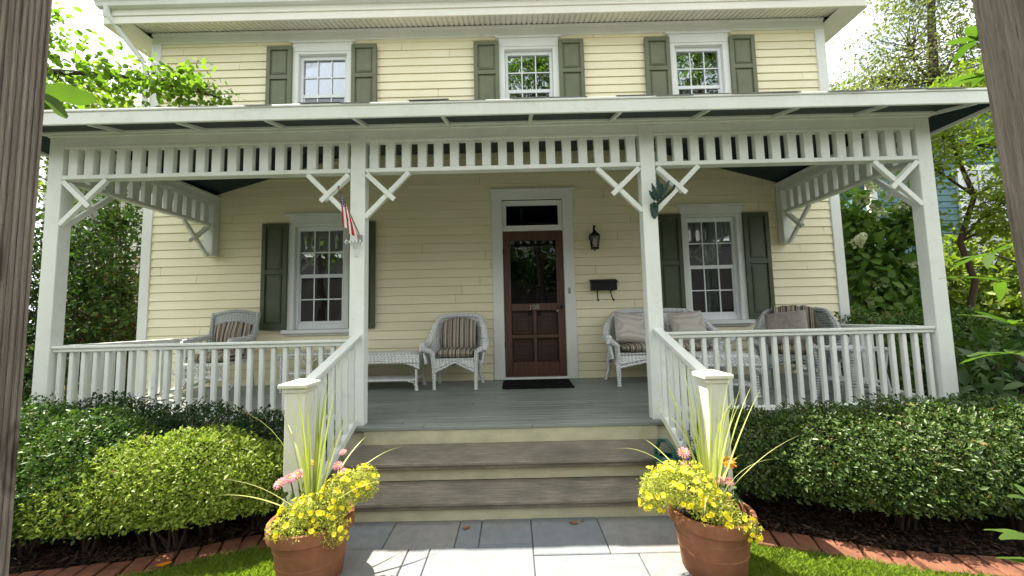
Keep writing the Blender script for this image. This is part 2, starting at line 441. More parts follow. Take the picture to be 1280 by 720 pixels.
mb = MB(); mb.box(XL, XR, P + 7.5, P + 7.52, G, 5.05); hb(mb, 'back_wall', 'siding')
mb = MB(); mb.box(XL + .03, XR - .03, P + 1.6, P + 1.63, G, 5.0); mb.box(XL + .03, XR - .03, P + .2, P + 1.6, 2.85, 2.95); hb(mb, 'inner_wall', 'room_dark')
mb = MB()
for x in (XL, XR):
    a, b = (x - .025, x + .11) if x < 0 else (x - .11, x + .025)
    mb = MB(); mb.box(a, b, P - .03, P + .10, G, 4.945); hb(mb, 'corner_board', 'white_trim', bevel=.004)
# ---- main eave
mb = MB(); mb.box(XL - .02, XR + .02, P - .034, P - .001, 4.945, 5.10); mb.box(XL - .02, XR + .02, P - .05, P - .034, 5.06, 5.10); hb(mb, 'frieze_board', 'white_trim', bevel=.004)
EX0, EX1, EYF = -5.20, 5.36, P - .32
mb = MB()                                     # vented soffit with ribs running out from the wall
n = int((EX1 - EX0) / .075)
for i in range(n):
    x = EX0 + (EX1 - EX0) * i / n; w = (EX1 - EX0) / n
    V = [(x, EYF, 5.03), (x + w * .72, EYF, 5.03), (x + w * .72, P - .03, 5.115), (x, P - .03, 5.115)]
    mb.add(V, [(0, 1, 2, 3)])
    V = [(x + w * .72, EYF, 5.045), (x + w, EYF, 5.045), (x + w, P - .03, 5.13), (x + w * .72, P - .03, 5.13)]
    mb.add(V, [(0, 1, 2, 3)])
    mb.add([(x + w * .72, EYF, 5.03), (x + w * .72, EYF, 5.045), (x + w * .72, P - .03, 5.13), (x + w * .72, P - .03, 5.115)], [(0, 1, 2, 3)])
    mb.add([(x + w, EYF, 5.03), (x + w, EYF, 5.045), (x + w, P - .03, 5.13), (x + w, P - .03, 5.115)], [(0, 1, 2, 3)])
hb(mb, 'soffit', 'siding_trim')
mb = MB(); mb.box(EX0, EX1, EYF - .025, EYF, 5.015, 5.23); mb.box(EX0, EX1, EYF - .04, EYF - .025, 5.12, 5.23); hb(mb, 'fascia', 'siding_trim', bevel=.004)
for x0, x1 in ((EX0, XL - .026), (XR + .026, EX1)):
    mb = MB(); 
    V = [(x0, EYF, 5.02), (x1, EYF, 5.02), (x1, P + 7.8, 5.02), (x0, P + 7.8, 5.02)]
    mb.add([(p[0], p[1], p[2] + .012) for p in V], [(0, 1, 2, 3)])
    xx = x0 if x0 < 0 else x1
    mb.box(xx - .02, xx + .02, EYF, P + 7.8, 5.016, 5.30); hb(mb, 'rake_board', 'siding_trim')
# gutter (K profile swept along x)
prof = [(-.04, 5.21), (-.105, 5.215), (-.12, 5.255), (-.15, 5.29), (-.15, 5.335), (-.14, 5.335), (-.138, 5.30), (-.045, 5.30)]
mb = MB(); M = Matrix(((0, 0, 1, EX0 - .03), (1, 0, 0, EYF), (0, 1, 0, 0), (0, 0, 0, 1)))
mb.prism(prof, M, EX1 - EX0 + .06); hb(mb, 'gutter', 'white_trim')
mb = MB(); mb.tube([(EX0 + .10, EYF - .08, 5.23), (EX0 + .10, EYF - .07, 5.13), (EX0 + .14, EYF + .02, 5.02), (XL - .06, P - .10, 4.62), (XL - .055, P - .06, 4.5), (XL - .055, P - .06, 2.9)], .036, 10); hb(mb, 'downspout', 'white_trim')
# main roof: low gable, seen only as the edge above the gutter
mb = MB(); rz = 5.31; ry = P + 3.75
mb.add([(EX0, EYF - .06, rz), (EX1, EYF - .06, rz), (EX1, ry, rz + 1.75), (EX0, ry, rz + 1.75), (EX0, P + 7.82, rz), (EX1, P + 7.82, rz)], [(0, 1, 2, 3), (3, 2, 5, 4)])
mb.add([(EX0, EYF - .06, rz - .02), (EX1, EYF - .06, rz - .02), (EX1, P + 7.82, rz - .02), (EX0, P + 7.82, rz - .02)], [(0, 3, 2, 1)])
mb.add([(XL, P, 5.05), (XL, P + 7.5, 5.05), (XL, ry, 6.95)], [(0, 1, 2)]); mb.add([(XR, P, 5.05), (XR, P + 7.5, 5.05), (XR, ry, 6.95)], [(0, 2, 1)])
hb(mb, 'roof', 'shingle')

# ---- windows
def window(cx, zs, zt, lower, curtain):
    """zs/zt: bottom and top of the sash frame"""
    w = house_part = thing_part('window', (cx, P, zs))
    off = HO + w.location
    b = lambda mb, n, m, **k: mb.build(n, m, w, off=off, **k)
    ci, co, fi = .35, .435, .305
    hd = .11 if lower else .13
    m = MB()
    for sx in (-1, 1):
        x0, x1 = sorted((cx + sx * ci, cx + sx * co)); m.box(x0, x1, P - .032, P - .001, zs, zt + .04)
        x0, x1 = sorted((cx + sx * (ci - .002), cx + sx * (ci + .012))); m.box(x0, x1, P - .028, P + .09, zs, zt + .01)
    m.box(cx - co, cx + co, P - .034, P - .001, zt + .042, zt + hd + .04)
    m.box(cx - co - .05, cx + co + .05, P - .052, P - .001, zt + hd + .042, zt + hd + .075)
    m.box(cx - ci, cx + ci, P - .028, P + .09, zt + .002, zt + .04)
    b(m, 'casing', 'white_trim', bevel=.003)
    m = MB(); m.box(cx - co - .06, cx + co + .06, P - .075, P + .06, zs - .055, zs - .003); m.box(cx - co - .02, cx + co + .02, P - .04, P - .001, zs - .085, zs - .056)
    b(m, 'sill', 'white_trim', bevel=.004)
    zm = (zs + .11 + zt - .06) / 2 if lower else zt - .60
    m = MB()
    for sx in (-1, 1):
        x0, x1 = sorted((cx + sx * (ci - .004), cx + sx * fi)); m.box(x0, x1, P + .025, P + .085, zs, zt)
    m.box(cx - fi, cx + fi, P + .026, P + .085, zt - .055, zt); m.box(cx - fi, cx + fi, P + .026, P + .085, zs, zs + .075)
    b(m, 'frame', 'window_white', bevel=.003)
    m = MB(); m.box(cx - fi, cx + fi, P + .035, P + .075, zm - .028, zm + .022); m.box(cx - fi, cx + fi, P + .045, P + .074, zs + .076, zs + .11)
    m.box(cx - fi, cx - fi + .018, P + .045, P + .074, zs + .11, zm - .03); m.box(cx + fi - .018, cx + fi, P + .045, P + .074, zs + .11, zm - .03)
    b(m, 'sash_rail', 'window_white', bevel=.003)
    m = MB()
    for za, zb in ((zm + .022, zt - .055), (zs + .11, zm - .028)):
        for k in (1, 2): x = cx - fi + 2 * fi * k / 3; m.box(x - .008, x + .008, P + .0435, P + .0512, za, zb)
        z = (za + zb) / 2; m.box(cx - fi, cx + fi, P + .0442, P + .0518, z - .008, z + .008)
    b(m, 'glazing_bars', 'window_white')
    for za, zb, y, mt in ((zm + .022, zt - .055, P + .055, 'glass'), (zs + .11, zm - .028, P + .053, 'glass_screen' if lower else 'glass_screen')):
        m = MB(); m.box(cx - fi, cx + fi, y, y + .004, za, zb); b(m, 'pane', mt)
    # curtains: folded cloth hung inside
    m = MB()
    if curtain == 'full': spans = [(-.34, .34)]
    elif curtain == 'sides': spans = [(-.34, -.16), (.16, .34)]
    else: spans = [(-.34, -.02), (.05, .34)]
    for a, e in spans:
        nu = max(10, int((e - a) * 90))
        def fn(u, v, a=a, e=e): 
            x = cx + a + (e - a) * u
            return (x, P + .17 + .022 * math.sin(x * 75 + math.sin(x * 31) * 1.4) * (1 - .3 * v), zs + .04 + (zt - zs - .05) * v)
        m.grid(fn, nu, 4)
    b(m, 'curtain', 'curtain_blue' if curtain == 'full' else 'curtain_cloth')
    return w
def thing_part(name, loc):
    o = bpy.data.objects.new(name, None); C.objects.link(o); o.parent = house
    o.location = Vector(loc) - HO; o.empty_display_size = .1; return o
for c, cu in zip(WIN_L, ('sides', 'some')): window(c, .742, 2.185, True, cu)
for c, cu in zip(WIN_R, ('full', 'some', 'some')): window(c, 3.46, 4.735, False, cu)
# ---- shutters
def shutter(w, h, split, mat):
    m = MB(); t = .034; f = .055
    m.box(0, w, -.012, 0, 0, h)
    for x0, x1 in ((0, f), (w - f, w)): m.box(x0, x1, -t, -.0125, 0, h)
    for z0, z1 in ((0, f * 1.3), (split - .03, split + .03), (h - f, h)): m.box(f + .0005, w - f - .0005, -t + .001, -.0125, z0, z1)
    for z0, z1 in ((f * 1.3, split - .03), (split + .03, h - f)):
        m.box(f + .025, w - f - .025, -.022, -.0125, z0 + .025, z1 - .025)
        m.box(f + .04, w - f - .04, -.026, -.0225, z0 + .04, z1 - .04)
    return m
SH_L = shutter(.355, 1.485, .80, 'shutter_shaded').build('shutter', 'shutter_shaded', house, bevel=.004)
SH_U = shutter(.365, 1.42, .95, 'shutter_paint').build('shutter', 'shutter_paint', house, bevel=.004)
first = {0: SH_L, 1: SH_U}; seen = set()
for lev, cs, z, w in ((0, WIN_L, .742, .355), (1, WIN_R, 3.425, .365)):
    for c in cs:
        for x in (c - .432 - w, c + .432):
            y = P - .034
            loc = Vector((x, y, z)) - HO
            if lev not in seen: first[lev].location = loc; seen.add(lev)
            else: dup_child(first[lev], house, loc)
# ---- front door
door = thing_part('door', (.675, P, .02)); DO = HO + door.location
db = lambda mb, n, m, **k: mb.build(n, m, door, off=DO, **k)
dx0, dx1, dz0, dz1 = .256, 1.099, .028, 2.05
m = MB(); s = .10; y0, y1 = P + .012, P + .05
m.box(dx0, dx0 + s, y0, y1, dz0, dz1); m.box(dx1 - s, dx1, y0, y1, dz0, dz1)
for z0, z1 in ((dz0, dz0 + .20), (.93, 1.03), (dz1 - .13, dz1)): m.box(dx0 + s, dx1 - s, y0 + .001, y1 - .001, z0, z1)
m.box(dx0 + s, dx1 - s, y0 + .002, y1 - .002, .55, .60); m.box(.655, .70, y0 + .0015, y1 - .0015, .228, .55); m.box(.655, .70, y0 + .0015, y1 - .0015, .60, .93)
db(m, 'screen_door_frame', 'door_wood', bevel=.004)
m = MB(); m.box(dx0 + s - .001, dx1 - s + .001, y0 + .03, y0 + .034, 1.03, dz1 - .13); db(m, 'glass', 'glass_door')
m = MB(); m.box(dx0 + .004, dx1 - .004, P + .09, P + .13, dz0, dz1)   # the panelled inner door
for x0, x1 in ((.37, .64), (.715, .985)):
    for z0, z1 in ((.26, .55), (.60, .90)):
        m.box(x0, x1, P + .082, P + .0895, z0, z1 - .06); m.box(x0 + .05, x1 - .05, P + .074, P + .0815, z0 + .05, z1 - .11)
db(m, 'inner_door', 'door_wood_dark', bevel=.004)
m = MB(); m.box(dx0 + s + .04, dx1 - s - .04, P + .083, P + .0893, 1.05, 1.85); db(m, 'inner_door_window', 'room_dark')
for z in (.42, 1.72):
    m = MB(); m.box(dx0 - .016, dx0 + .006, P - .002, P + .011, z, z + .085); m.tube([(dx0 - .003, P - .006, z), (dx0 - .003, P - .006, z + .085)], .006, 8); db(m, 'hinge', 'black_metal')
m = MB(); m.lathe([(.0, -.004), (.018, -.004), (.018, .006), (.008, .010), (.008, .03), (.02, .038), (.024, .05), (.016, .062), (0, .064)], seg=14, close=False)
ob = m.build('handle', 'black_metal', door); ob.location = Vector((dx1 - .05, P + .012, .975)) - DO; ob.rotation_euler = (PI / 2, 0, 0)
m = MB(); m.box(dx1 - .12, dx1 - .09, P + .002, P + .0115, .91, .935); db(m, 'latch', 'grey_metal')
for x in (.61, .745):
    m = MB(); m.box(x - .022, x + .022, P + .070, P + .0895, .86, .925); db(m, 'knocker_plate', 'black_metal', bevel=.006)
def text_mesh(body, size, depth=.002):
    cu = bpy.data.curves.new('t', 'FONT'); cu.body = body; cu.size = size; cu.extrude = depth; cu.align_x = 'CENTER'
    o = bpy.data.objects.new('t', cu); C.objects.link(o); bpy.context.view_layer.update()
    dg = bpy.context.evaluated_depsgraph_get(); me = bpy.data.meshes.new_from_object(o.evaluated_get(dg)); bpy.data.objects.remove(o); return me
me = text_mesh('108', .098, .003); me.materials.clear(); me.materials.append(MATS['grey_metal'])
ob = bpy.data.objects.new('house_number', me); C.objects.link(ob); ob.parent = door; ob.location = Vector((.672, P + .008, .946)) - DO; ob.rotation_euler = (PI / 2, 0, 0)
# door surround and transom
m = MB(); cw = .145
for x0, x1 in ((dx0 - .005 - cw, dx0 - .004), (dx1 + .004, dx1 + .005 + cw)):
    m.box(x0, x1, P - .035, P + .005, .0, 2.50); 
m.box(dx0 - .005 - cw, dx1 + .005 + cw, P - .036, P + .004, 2.501, 2.615); m.box(dx0 - .025 - cw, dx1 + .025 + cw, P - .06, P + .004, 2.616, 2.655)
m.box(dx0 - .004, dx1 + .004, P - .012, P + .075, 2.054, 2.13)
m.box(dx0 - .02, dx0 - .002, P + .0055, P + .12, .0, 2.5); m.box(dx1 + .002, dx1 + .02, P + .0055, P + .12, .0, 2.5)
m.box(dx0 - .02, dx1 + .02, P - .03, P + .10, -.012, .026)
hb(m, 'door_surround', 'white_trim', bevel=.004)
tw = thing_part('transom_window', (.675, P, 2.13)); TO = HO + tw.location
m = MB(); m.box(dx0 - .002, dx0 + .055, P + .02, P + .06, 2.132, 2.498); m.box(dx1 - .055, dx1 + .002, P + .02, P + .06, 2.132, 2.498); m.box(dx0 + .056, dx1 - .056, P + .021, P + .06, 2.425, 2.498)
m.build('frame', 'white_trim', tw, off=TO, bevel=.004)
m = MB(); m.box(dx0 + .055, dx1 - .055, P + .04, P + .044, 2.132, 2.425); m.build('pane', 'glass_door', tw, off=TO)
m = MB(); m.box(1.146, 1.18, P - .043, P - .0355, 1.15, 1.235); m.box(1.155, 1.171, P - .048, P - .0435, 1.185, 1.205); hb(m, 'doorbell', 'grey_metal', bevel=.002)

# ---- porch
POSTS = (-3.80, -1.015, 1.642, 4.182); PW, PD = .134, .105
XL0, XR0 = POSTS[0] - PW / 2, POSTS[3] + PW / 2
m = MB(); yb = -.045; k = 0
nb = 23
for i in range(nb):                                  # floor boards running along the front
    a = yb + (P - .02 - yb) * i / nb; b = yb + (P - .02 - yb) * (i + 1) / nb - .006
    cuts = [XL0 - .06] + sorted(rnd.uniform(-3, 3.5) for _ in range(2)) + [XR0 + .06]
    if i == 0: cuts = [XL0 - .06, -.42, .52, XR0 + .06]
    for x0, x1 in zip(cuts, cuts[1:]):
        ja = rnd.uniform(-.0012, .0012)
        V = [(x0 + .001, a, floor_z(a) + ja), (x1 - .001, a, floor_z(a) + ja), (x1 - .001, b, floor_z(b) + ja), (x0 + .001, b, floor_z(b) + ja)]
        V2 = [(p[0], p[1], p[2] - .03) for p in V]
        m.add(V + V2, [(0, 1, 2, 3), (4, 7, 6, 5), (0, 4, 5, 1), (1, 5, 6, 2), (2, 6, 7, 3), (3, 7, 4, 0)])
hb(m, 'porch_floor', 'floor_paint', bevel=.003)
m = MB(); m.box(XL0, XR0, -.01, .02, G, FF - .034); m.box(XL0, XL0 + .03, .021, P - .03, G, FF - .034); m.box(XR0 - .03, XR0, .021, P - .03, G, FF - .034); hb(m, 'porch_skirt', 'riser_paint')
m = MB(); m.box(XL0 + .1, XR0 - .1, .1, P - .05, FF - .10, FF - .09); hb(m, 'porch_underfloor', 'room_dark')
# posts
def post():
    m = MB(); m.box(-PW / 2, PW / 2, 0, PD, FF, 2.588); return m
pp = post().build('porch_post', 'white_paint', house, bevel=.006, seg=2)
for i, x in enumerate(POSTS):
    loc = Vector((x, 0, 0)) - HO
    if i == 0: pp.location = loc
    else: dup_child(pp, house, loc)
# front beam, crown mould, under trim
m = MB(); m.box(XL0 + .002, XR0 - .002, .004, PD - .004, 2.512, 2.5875); hb(m, 'porch_beam', 'white_paint')
m = MB(); m.box(XL0 - .012, XR0 + .012, -.014, PD + .01, 2.589, 2.606); m.box(XL0 - .035, XR0 + .035, -.036, PD + .02, 2.607, 2.636); hb(m, 'crown_moulding', 'white_paint', bevel=.005)
for x in (POSTS[0], POSTS[3]):
    m = MB(); m.box(x - PW / 2 + .012, x + PW / 2 - .012, PD + .021, P - .02, 2.512, 2.60); m.box(x - PW / 2 - .008, x + PW / 2 + .008, PD + .022, P - .02, 2.601, 2.636); hb(m, 'porch_beam', 'white_paint', bevel=.004)
    m = MB(); m.box(x - PW / 2, x + PW / 2, P - .13, P - .017, 1.78, 2.511); hb(m, 'wall_pendant', 'white_paint', bevel=.005)
# spindle friezes
def local(parent_loc):
    o = thing_part('spindle_frieze', parent_loc); return o
SP = MB(); SP.box(-.041, .041, .014, .069, 2.2315, 2.483); spindle_mesh = None
def frieze(x0, x1, along, fixed, n, name='spindle_frieze', slim=False):
    global spindle_mesh
    o = thing_part(name, (0, 0, 0)); o.location = Vector((0, 0, 0)) - HO
    L = x1 - x0
    m = MB()
    if along == 'x':
        m.box(x0, x1, -.002, .085, 2.192, 2.231); m.box(x0, x1, .003, .08, 2.4835, 2.5115)
    else:
        m.box(fixed - .04, fixed + .04, x0, x1, 2.192, 2.231); m.box(fixed - .036, fixed + .036, x0, x1, 2.4835, 2.5115)
    m.build('rail', 'white_paint', o, bevel=.004)
    for i in range(n):
        t = x0 + L * (i + .5) / n
        if spindle_mesh is None:
            s_ = SP.build('spindle', 'white_paint', o, bevel=.004); spindle_mesh = s_
        else:
            s_ = spindle_mesh.copy(); C.objects.link(s_); s_.parent = o
        if along == 'x': s_.location = (t, 0, 0)
        else: s_.location = (fixed + .042, t, 0); s_.rotation_euler = (0, 0, PI / 2)
    return o
for (a, b), n in zip(zip(POSTS, POSTS[1:]), (18, 17, 16)): frieze(a + PW / 2 + .001, b - PW / 2 - .001, 'x', 0, n)
for x in (POSTS[0], POSTS[3]): frieze(PD + .001, P - .131, 'y', x, 12)
# X brackets: two crossed bars in each corner under the frieze
def xbrace(px, sgn, y0=.02, along='x'):
    m = MB()
    s2 = sgn
    # long bar: from post low to rail, short bar: from top of post outwards and down, crossing
    def P3(t, z, dy): 
        return (px + s2 * t, y0 + dy, z) if along == 'x' else (px + dy, y0 + s2 * t, z)
    up = (0, 1, 0) if along == 'x' else (1, 0, 0)
    m.bar(P3(-.004, 1.775, 0), P3(.40, 2.188, 0), .045, .036, up)
    m.bar(P3(.015, 2.175, -.024), P3(.27, 1.93, -.024), .045, .012, up)
    m.bar(P3(.02, 2.170, .022), P3(.25, 1.95, .022), .043, .010, up)
    return hb(m, 'corner_bracket', 'white_paint', bevel=.003)
for i, x in enumerate(POSTS):
    if i > 0: xbrace(x - PW / 2, -1)
    if i < 3: xbrace(x + PW / 2, 1)
for x in (POSTS[0], POSTS[3]): xbrace(x, 1, PD, 'y'); xbrace(x, -1, P - .13, 'y')
# railings
BAL = MB(); BAL.box(-.018, .018, -.018, .018, 0, .608); bal0 = None
def balustrade(p, q, zt, n, name='railing'):
    """level railing between p and q (x,y)"""
    global bal0
    o = thing_part(name, (0, 0, 0)); o.location = -HO
    p, q = Vector((p[0], p[1], 0)), Vector((q[0], q[1], 0)); d = (q - p).normalized()
    m = MB(); u = Vector((0, 0, 1))
    m.bar(p + u * (zt - .0125), q + u * (zt - .0125), .085, .025); m.bar(p + u * (zt - .041), q + u * (zt - .041), .06, .031)
    m.build('handrail', 'white_paint', o, bevel=.006, seg=2)
    m = MB(); zb0, zb1 = floor_z(p.y) + .07, floor_z(q.y) + .07
    m.bar(p + u * zb0, q + u * zb1, .05, .04); m.build('bottom_rail', 'white_paint', o, bevel=.004)
    for i in range(n):
        t = p.lerp(q, (i + .5) / n); zb = floor_z(t.y) + .091
        if bal0 is None: b = BAL.build('baluster', 'white_paint', o, bevel=.003); bal0 = b
        else: b = bal0.copy(); C.objects.link(b); b.parent = o
        b.location = (t.x, t.y, zb); b.scale = (1, 1, (zt - .058 - zb) / .608)
    return o
hp = PW / 2
balustrade((POSTS[0] + hp, .05), (POSTS[1] - hp, .05), .675, 25)
balustrade((POSTS[2] + hp, .05), (POSTS[3] - hp, .05), .675, 23)
for x in (POSTS[0], POSTS[3]): balustrade((x, PD), (x, P - .02), .675, 16)
# stair rails and newels
NX = (-1.0, 1.642); NY0, NY1 = -.985, -.845
NY1 -= .0
for x in NX:
    o = thing_part('stair_railing', (0, 0, 0)); o.location = -HO
    a, b = Vector((x, -.003, .705)), Vector((x, NY1, .425))
    m = MB(); m.bar(a, b, .075, .03); m.bar(a - Vector((0, 0, .03)), b - Vector((0, 0, .03)), .05, .028); m.build('handrail', 'white_paint', o, bevel=.005, seg=2)
    m = MB(); m.bar((x, -.035, -.02), (x, NY1, -.36), .045, .06); m.build('bottom_rail', 'white_paint', o, bevel=.004)
    for i in range(6):
        t = (i + .5) / 6 * .92 + .03; y = -.02 + (NY1 + .02) * t
        zt = .705 + (.425 - .705) * t - .05; zb = -.02 + (-.36 + .02) * t
        bb = bal0.copy(); C.objects.link(bb); bb.parent = o; bb.location = (x, y, zb); bb.scale = (1, 1, (zt - zb) / .608)
    o = thing_part('newel_post', (x, (NY0 + NY1) / 2, G)); OO = HO + o.location
    m = MB(); m.box(x - .062, x + .062, NY0 + .008, NY1 - .008, G, .425); m.build('shaft', 'newel_paint', o, off=OO, bevel=.005)
    m = MB(); m.box(x - .073, x + .073, NY0 - .003, NY1 + .003, .395, .424)
    cx_, cy_ = x, (NY0 + NY1) / 2; e = .092
    V = [(cx_ - e, cy_ - e, .425), (cx_ + e, cy_ - e, .425), (cx_ + e, cy_ + e, .425), (cx_ - e, cy_ + e, .425), (cx_ - e, cy_ - e, .45), (cx_ + e, cy_ - e, .45), (cx_ + e, cy_ + e, .45), (cx_ - e, cy_ + e, .45), (cx_, cy_, .475)]
    m.add(V, [(0, 3, 2, 1), (0, 1, 5, 4), (1, 2, 6, 5), (2, 3, 7, 6), (3, 0, 4, 7), (4, 5, 8), (5, 6, 8), (6, 7, 8), (7, 4, 8)])
    m.build('cap', 'newel_paint', o, off=OO, bevel=.004)
# steps
st = thing_part('porch_steps', (.34, -.4, G)); SO = HO + st.location
SX0, SX1 = -.93, 1.595
for zt, yf, yr in ((FF - .15, -.478, -.012), (FF - .30, -.773, -.41)):
    half = (yf + yr) / 2
    m = MB(); m.box(SX0 - .03, SX1 + .03, yf, half - .002, zt - .026, zt); m.box(SX0 - .03, SX1 + .03, half + .002, yr, zt - .026, zt - .001)
    m.build('tread', 'tread_wood', st, off=SO, bevel=.006, seg=2)
    m = MB(); m.box(SX0, SX1, yf + .018, yf + .045, zt - .056, zt - .027); m.build('tread_moulding', 'tread_wood', st, off=SO, bevel=.004)
for y, z0, z1 in ((-.034, FF - .149, FF - .032), (-.41, FF - .299, FF - .177), (-.72, G + .003, FF - .327)):
    m = MB(); m.box(SX0, SX1, y, y + .022, z0, z1); m.build('riser', 'riser_paint', st, off=SO)
for x0, x1 in ((SX0 - .035, SX0 - .002), (SX1 + .002, SX1 + .035)):
    m = MB(); M = Matrix(((0, 0, 1, x0), (1, 0, 0, 0), (0, 1, 0, 0), (0, 0, 0, 1)))
    m.prism([(-.02, G), (-.02, FF - .18), (-.45, FF - .18), (-.45, FF - .33), (-.71, FF - .33), (-.71, G)], M, x1 - x0); m.build('stringer', 'riser_paint', st, off=SO)
# porch roof (hipped): eave at EV, rises to the wall
EVY, EVL, EVR, EVZ, SL = -.325, -4.21, 4.545, 2.525, .25
SL = (3.17 - EVZ) / (P - EVY)
run = P - EVY
def roof_sheet(dz, inset, up=True):
    yl = EVY + inset; xl, xr = EVL + inset, EVR - inset; zz = EVZ + dz + inset * SL
    top = EVZ + dz + run * SL
    V = [(xl, yl, zz), (xr, yl, zz), (EVR - run, P - .02, top), (EVL + run, P - .02, top), (xl, P - .02, zz), (xr, P - .02, zz)]
    F = [(0, 1, 2, 3), (0, 3, 4), (1, 5, 2)]
    return V, F if up else [tuple(reversed(f)) for f in F]
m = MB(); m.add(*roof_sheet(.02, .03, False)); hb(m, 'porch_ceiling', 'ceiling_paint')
m = MB(); V, F = roof_sheet(.135, -.01); m.add(V, F)
# ragged shingle tabs at the eave
x = EVL - .02
while x < EVR:
    w = rnd.uniform(.2, .34); j = rnd.uniform(-.004, .010); e = rnd.uniform(-.006, .012)
    m.add([(x, EVY - .028 - e, EVZ + .128 + j), (min(x + w, EVR + .02), EVY - .028 - e, EVZ + .128 + j + rnd.uniform(-.004, .004)), (min(x + w, EVR + .02), EVY + .2, EVZ + .20), (x, EVY + .2, EVZ + .20),
           (x, EVY - .028 - e, EVZ + .12 + j), (min(x + w, EVR + .02), EVY - .028 - e, EVZ + .12 + j)], [(0, 1, 2, 3), (0, 4, 5, 1)])
    x += w + .004
hb(m, 'porch_roof', 'shingle')
m = MB(); m.box(EVL, EVR, EVY - .022, EVY, EVZ, EVZ + .105); m.box(EVL - .01, EVR + .01, EVY - .03, EVY + .01, EVZ + .106, EVZ + .127)
hb(m, 'porch_fascia', 'white_paint', bevel=.004)
for x0, x1 in ((EVL, EVL + .022), (EVR - .022, EVR)):
    m = MB(); m.box(x0, x1, EVY + .001, P - .02, EVZ + .001, EVZ + .10); m.box(x0 - .008, x1 + .008, EVY + .011, P - .02, EVZ + .101, EVZ + .126); hb(m, 'porch_fascia', 'white_paint', bevel=.004)
for i in range(12):                                  # rafter tails in the overhang
    x = -3.9 + i * .745; m = MB(); m.bar((x, EVY + .004, EVZ + .005 + .02), (x, .55, EVZ + .02 + (.55 - EVY) * SL - .02), .03, .05); hb(m, 'rafter', 'white_paint')
m = MB(); m.box(XR0 + .06, XR0 + .085, EVY + .004, P - .03, EVZ + .08, EVZ + .135); hb(m, 'soffit_board', 'bark')

# =================================================================== GROUND
def sheet(name, x0, x1, y0, y1, z, mat, label=None):
    m = MB(); m.add([(x0, y0, z), (x1, y0, z), (x1, y1, z), (x0, y1, z)], [(0, 1, 2, 3)])
    o = m.build(name, mat); o['kind'] = 'structure'; return o
sheet('ground', -400, 400, -400, 400, G - .012, 'ground_soil')
# bed edge curves (front edge of the mulch), left and right
LE = [(-4.6, -1.30), (-3.2, -1.30), (-2.5, -1.22), (-2.161, -1.16), (-1.854, -1.10), (-1.6, -1.0), (-1.40, -.90), (-1.22, -.84), (-1.08, -.80)]
RE = [(1.72, -.87), (1.84, -.93), (2.07, -1.0), (2.29, -1.09), (2.475, -1.16), (2.77, -1.225), (3.12, -1.27), (3.7, -1.30), (4.8, -1.32)]
def strip(name, A, B, z, mat):
    m = MB(); n = len(A); m.add([(p[0], p[1], z) for p in A] + [(p[0], p[1], z) for p in B], [(i, i + 1, n + i + 1, n + i) for i in range(n - 1)])
    o = m.build(name, mat); o['kind'] = 'structure'; return o
def bumpy_strip(name, A, yback, mat, amp=.012):
    m = MB(); nv = 26; nu = (len(A) - 1) * 8
    def at(t): 
        k = min(int(t), len(A) - 2); f = t - k; return A[k][0] * (1 - f) + A[k + 1][0] * f, A[k][1] * (1 - f) + A[k + 1][1] * f
    def fn(u, v):
        x, y = at(u * (len(A) - 1)); yy = y + (yback - y) * v
        return (x, yy, G + .004 + amp * (math.sin(x * 23 + yy * 17) * .5 + math.sin(x * 51 - yy * 43) * .5 + 1) * min(1, v * 6))
    m.grid(fn, nu, nv); o = m.build(name, mat); o['kind'] = 'structure'; return o
bumpy_strip('mulch_bed', LE, -.02, 'mulch'); bumpy_strip('mulch_bed', RE, -.02, 'mulch')
# brick edging laid flat along the beds
def bricks(edge, label):
    o = thing('brick_edging', label, 'edging', (edge[len(edge) // 2][0], edge[len(edge) // 2][1], G), 0, 'brick edgings of the beds')
    pts = [Vector((p[0], p[1], 0)) for p in edge]; dists = [0]
    for a, b in zip(pts, pts[1:]): dists.append(dists[-1] + (b - a).length)
    L = dists[-1]; s = .055; r2 = random.Random(3)
    while s < L - .05:
        k = max(i for i in range(len(dists) - 1) if dists[i] <= s); f = (s - dists[k]) / (dists[k + 1] - dists[k])
        p = pts[k].lerp(pts[k + 1], f); d = (pts[k + 1] - pts[k]).normalized(); ang = math.atan2(d.y, d.x) + r2.uniform(-.05, .05)
        M = Matrix.Translation((p.x, p.y, G)) @ Matrix.Rotation(ang, 4, 'Z') @ Matrix.Rotation(r2.uniform(-.03, .03), 4, 'X')
        m = MB(); w = .1; t = r2.uniform(-.004, .006); m.box(-w / 2 + .002, w / 2 - .002, -.17 + r2.uniform(-.01, .01), .005, -.03, .022 + t, M)
        m.build('brick', 'brick_clay', o, off=o.location, bevel=.006, seg=2); s += w + r2.uniform(.003, .01)
    return o
bricks(LE, 'curved row of red edging bricks along the left mulch bed')
bricks(RE, 'curved row of red edging bricks along the right mulch bed')
